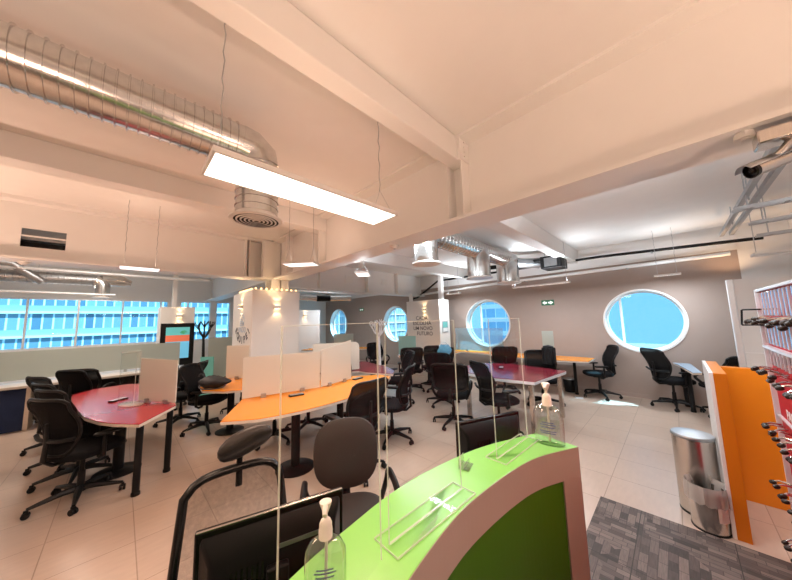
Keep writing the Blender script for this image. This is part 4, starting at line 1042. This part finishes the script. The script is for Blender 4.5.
for (x, z, s) in ((4.35, 2.92, .14), (5.65, 3.03, .12)):  # pale plates stand in for light coming through web openings
    t = thing('bright_opening_plate', 'pale plate standing in for a bright opening in the far cross beam, %s' % ('behind the square hanging lamp' if x < 5 else 'right of the square hanging lamp'), 'panel', (x, YC-.012, z-.2 if x > 5 else z-.12), 0, 'pale plates for bright openings in the far beam')
    MB().box((-s, -.02, -s*.8), (s, 0, s*.8)).build('cover', 'white_lam', t, smooth=False, bevel=.004); MB().box((-s*.85, -.024, -s*.65), (s*.85, -.02, s*.65)).build('face', 'plastic_white', t, smooth=False)

# ------------------------------------------------------------------ lettering and pictures on columns
def letter_plate(parent, lines, x, yc, z0, dz, size, m):
    for i, (s, sz, off) in enumerate(lines):
        text('lettering', s, size*sz, m[i % len(m)], parent, (x, yc+off, z0-dz*i), (0, -1, 0), (0, 0, 1), .001)
letter_plate(col_t, [('CADA', 1., 0), ('ESCOLHA', 1., 0), ('UM NOVO', .95, -.03), ('FUTURO', .95, -.1)], 6.497, 5.46, 1.70, .155, .165, ['ink'])
letter_plate(col_c, [('SEJA', 1., 0), ('BEM', 1., 0), ('VINDO', .95, 0)], 1.797, 6.45, 1.80, .13, .17, ['ink_blue'])
for i, chx in enumerate('EQUIPE!'):
    a = R(-52+i*104/6)
    ro_ = text('lettering', chx, .20, 'ink', col_c, (1.797, 6.42-.52*math.sin(a), 1.84-.52*math.cos(a)), (0, -math.cos(a), math.sin(a)), (0, math.sin(a), math.cos(a)), .006)
po = thing('wall_poster', 'small framed notice on the side of the lettered column', 'notice', (6.75, 4.79, 1.43))
MB().box((-.13, -.012, -.16), (.13, 0, .16)).build('frame', 'galv_dull', po, smooth=False); MB().box((-.11, -.014, -.02), (.11, -.012, .14)).build('print', 'teal_panel', po, smooth=False); MB().box((-.11, -.014, -.14), (.11, -.012, -.03)).build('print', 'paper', po, smooth=False)

tv = thing('display_panel', 'tall black framed display leaning against the white column by the windows', 'display', (1.02, 8.99, .45))
MB().box((-.34, -.06, 0), (.34, 0, 1.28)).build('frame', 'black_plastic', tv, smooth=False, bevel=.008)
MB().box((-.24, -.063, .98), (.24, -.06, 1.18)).build('picture', 'screen_teal', tv, smooth=False)
MB().box((-.24, -.063, .82), (.24, -.06, .98)).build('picture', 'screen_red', tv, smooth=False)
MB().box((-.24, -.063, .40), (.24, -.06, .82)).build('picture', 'screen_blue', tv, smooth=False)
pn = MB()
for k in range(7):
    a = R(30+k*20); pn.prism([(.12, 1.0), (.12+.09*math.cos(a)-.01, 1.0+.09*math.sin(a)), (.12+.09*math.cos(a)+.015, 1.0+.09*math.sin(a)+.01)], .0632, .0645, T=Matrix(((1, 0, 0, 0), (0, 0, -1, 0), (0, 1, 0, 0), (0, 0, 0, 1))))
pn.build('picture_plant', 'plant', tv, smooth=False)

# coat trees
def coat_tree(loc, h, m, label, seed):
    rr = random.Random(seed)
    t = thing('coat_tree', label, 'coat tree', loc, 0, 'tree shaped coat stands')
    MB().lathe([(.20, 0), (.20, .02), (.05, .035)], 24).build('foot', m, t)
    MB().tube([(0, 0, .03), (.01, 0, h*.4), (-.01, 0, h*.76), (0, 0, h*.80)], [.045, .036, .03, .028], 10).build('trunk', m, t)
    for k in range(6):
        a = 2*PI*k/6+rr.random()*.6; d = Vector((math.cos(a), math.sin(a), 0)); l = .13+.07*rr.random(); z = h*(.72+.04*rr.random())
        e = d*l+Vector((0, 0, h*(.875+.04*rr.random())))
        b = MB().tube(bez([(0, 0, z), tuple(d*l*.6+Vector((0, 0, h*.80))), tuple(e)], 4), [.024-.0015*i for i in range(9)], 8).build('branch', m, t)
        w = MB()
        for s in (-1, 1):
            f = e+Vector((d.x*.05-s*d.y*.09, d.y*.05+s*d.x*.09, h*.075)); w.tube([e-Vector((0, 0, .02)), (e+f)/2+d*.02, f], [.013, .012, .009], 7)
        w.tube([e-Vector((0, 0, .01)), e+Vector((0, 0, h*.085))-d*.03], [.012, .009], 7)
        w.build('twig', m, b)
coat_tree((1.56, 8.85, 0), 1.80, 'black_bark', 'black tree shaped coat stand in front of the far windows', 3)
coat_tree((4.62, 5.30, 0), 1.70, 'white_bark', 'white tree shaped coat stand beside the far maroon table', 5)

# backpack, jacket, blue bag, papers, small basket
bp = thing('backpack', 'black backpack lying on the small orange table', 'bag', (1.02, 4.86, .74), R(-40))
vs = []; fs = []; n = 20; k_ = 10
for i in range(k_+1):
    v = i/k_; s = math.sin(PI*min(max(v, .02), .98))**.5
    for j in range(n):
        a = 2*PI*j/n; rr = 1+.08*math.sin(3*a+i)+.05*math.sin(5*a+2*i)
        vs.append((-.22+.44*v, .13*s*math.cos(a)*rr, max(.002, .085+.095*s*math.sin(a)*rr*(1.1-.4*v))))
for i in range(k_):
    for j in range(n): fs.append((i*n+j, i*n+(j+1) % n, (i+1)*n+(j+1) % n, (i+1)*n+j))
fs += [tuple(range(n)), tuple(k_*n+j for j in range(n))]
MB().add(vs, fs).build('bag_body', 'bag_black', bp)
MB().tube(bez([(-.15, -.10, .06), (-.10, -.17, .03), (.05, -.18, .02), (.17, -.12, .03), (.19, -.06, .06)], 5), .012, 8, flat=.5).build('shoulder_strap', 'bag_black', bp)
MB().tube(bez([(-.16, .02, .16), (-.20, .0, .21), (-.22, -.02, .17)], 5), .009, 8).build('grab_handle', 'bag_black', bp)
jk = thing('jacket', 'black jacket draped over the wide mesh chair behind the maroon table', 'jacket', (5.74, 1.90, 0), R(200))
def jf(u, v):
    w = (u-.5)*.24
    if v < .5: x = -.275-.02*(1-2*v); z = .62+.40*(2*v)
    else: x = -.225+.03*(2*v-1); z = 1.02-.30*(2*v-1)
    if .4 < v < .6: z += .012
    f = .014*math.sin(u*19+v*3)+.01*math.sin(u*31)
    return (x+f-.03*(1 if v < .5 else -1), w+.16, z+.01*math.sin(u*9))
MB().grid(jf, 20, 16).build('jacket_body', 'jacket', jk, solid=.012)
jc = MB().tube([(-.25, .07, 1.045), (-.25, .16, 1.055), (-.25, .25, 1.04)], [.025, .035, .025], 8).build('collar', 'jacket', jk)
bg = thing('shoulder_bag', 'blue bag hanging on the chair beside the lettered column', 'bag', (5.12, 3.68, .98), R(60))
vs = []; fs = []
for i in range(7):
    v = i/6; s = .35+.65*math.sin(PI*(.1+.8*v))
    for j in range(16):
        a = 2*PI*j/16; vs.append((.07*s*math.cos(a), .17*s*math.sin(a)*(1+.06*math.sin(4*a+i)), -.14+.24*v+.02*math.sin(3*a)))
for i in range(6):
    for j in range(16): fs.append((i*16+j, i*16+(j+1) % 16, (i+1)*16+(j+1) % 16, (i+1)*16+j))
fs += [tuple(range(16)), tuple(96+j for j in range(16))]
MB().add(vs, fs).build('bag_body', 'blue_bag', bg)
MB().tube(bez([(0, -.12, .08), (.03, -.04, .16), (.03, .05, .15), (0, .12, .08)], 5), .010, 8).build('bag_strap', 'white_lam', bg)
wb = thing('waste_basket', 'small black waste basket under the narrow orange table', 'bin', (7.08, 1.78, 0))
MB().lathe([(0, .005), (.10, 0), (.13, .28), (.126, .28), (.097, .01), (0, .012)], 24).build('basket_body', 'black_plastic', wb); MB().lathe([(.131, .27), (.136, .275), (.131, .285)], 24).build('basket_rim', 'galv_dull', wb)
pb = thing('floor_box', 'small open floor outlet lid on the tiles by the sunny patch', 'floor outlet', (6.62, 1.52, 0), R(20))
MB().box((-.07, -.07, 0), (.07, .07, .008)).build('plate', 'alu', pb, smooth=False); MB().box((-.07, .06, .008), (.07, .068, .03)).build('flap', 'alu', pb, smooth=False)

# ------------------------------------------------------------------ daylight
w = bpy.data.worlds.new('sky'); S.world = w; w.use_nodes = True
N, L = w.node_tree.nodes, w.node_tree.links
bg_ = N['Background']; tc = N.new('ShaderNodeTexCoord'); sx = N.new('ShaderNodeSeparateXYZ'); L.new(tc.outputs['Generated'], sx.inputs[0])
rp = N.new('ShaderNodeValToRGB'); rp.color_ramp.elements[0].position = .45; rp.color_ramp.elements[0].color = (.50, .72, .90, 1); rp.color_ramp.elements[1].position = .9; rp.color_ramp.elements[1].color = (.42, .66, 1., 1)
mr = N.new('ShaderNodeMapRange'); mr.inputs['From Min'].default_value = -1; L.new(sx.outputs['Z'], mr.inputs['Value']); L.new(mr.outputs['Result'], rp.inputs[0])
L.new(rp.outputs[0], bg_.inputs['Color']); bg_.inputs['Strength'].default_value = 1.35
sd = bpy.data.lights.new('sun', 'SUN'); sd.energy = 22.; sd.angle = R(.6); sd.color = (1., .95, .88)
so = bpy.data.objects.new('sun', sd); C.objects.link(so); so.rotation_euler = Vector((-.60, .46, -1.0)).to_track_quat('-Z', 'Y').to_euler()

# ------------------------------------------------------------------ camera
cx_, cy0 = 396., 290.
a = (122-cx_, 328-cy0); b = (675-cx_, 313-cy0)
fpx = math.sqrt(-(a[0]*b[0]+a[1]*b[1]))
Yc = Vector((a[0], a[1], fpx)).normalized(); Xc = Vector((b[0], b[1], fpx)).normalized(); Zc = Xc.cross(Yc)
if Zc.y > 0: Zc = -Zc
right = Vector((Xc.x, Yc.x, Zc.x)); down = Vector((Xc.y, Yc.y, Zc.y)); fwd = Vector((Xc.z, Yc.z, Zc.z))
cd = bpy.data.cameras.new('camera'); cd.sensor_width = 36; cd.lens = 36*fpx/792; cd.clip_start = .02; cd.clip_end = 800
co = bpy.data.objects.new('camera', cd); C.objects.link(co)
mw = Matrix((right, -down, -fwd)).transposed().to_4x4(); mw.translation = (0, 0, 1.65); co.matrix_world = mw
S.camera = co

S.view_settings.view_transform = 'Standard'; S.view_settings.look = 'None'; S.view_settings.gamma = 1; S.view_settings.use_curve_mapping = False
S.view_settings.exposure = 0.06
S.cycles.max_bounces = 10; S.cycles.diffuse_bounces = 5; S.cycles.glossy_bounces = 4; S.cycles.transparent_max_bounces = 24; S.cycles.transmission_bounces = 8
S.cycles.sample_clamp_indirect = 3; S.cycles.use_denoising = True
S.cycles.caustics_reflective = False; S.cycles.caustics_refractive = False
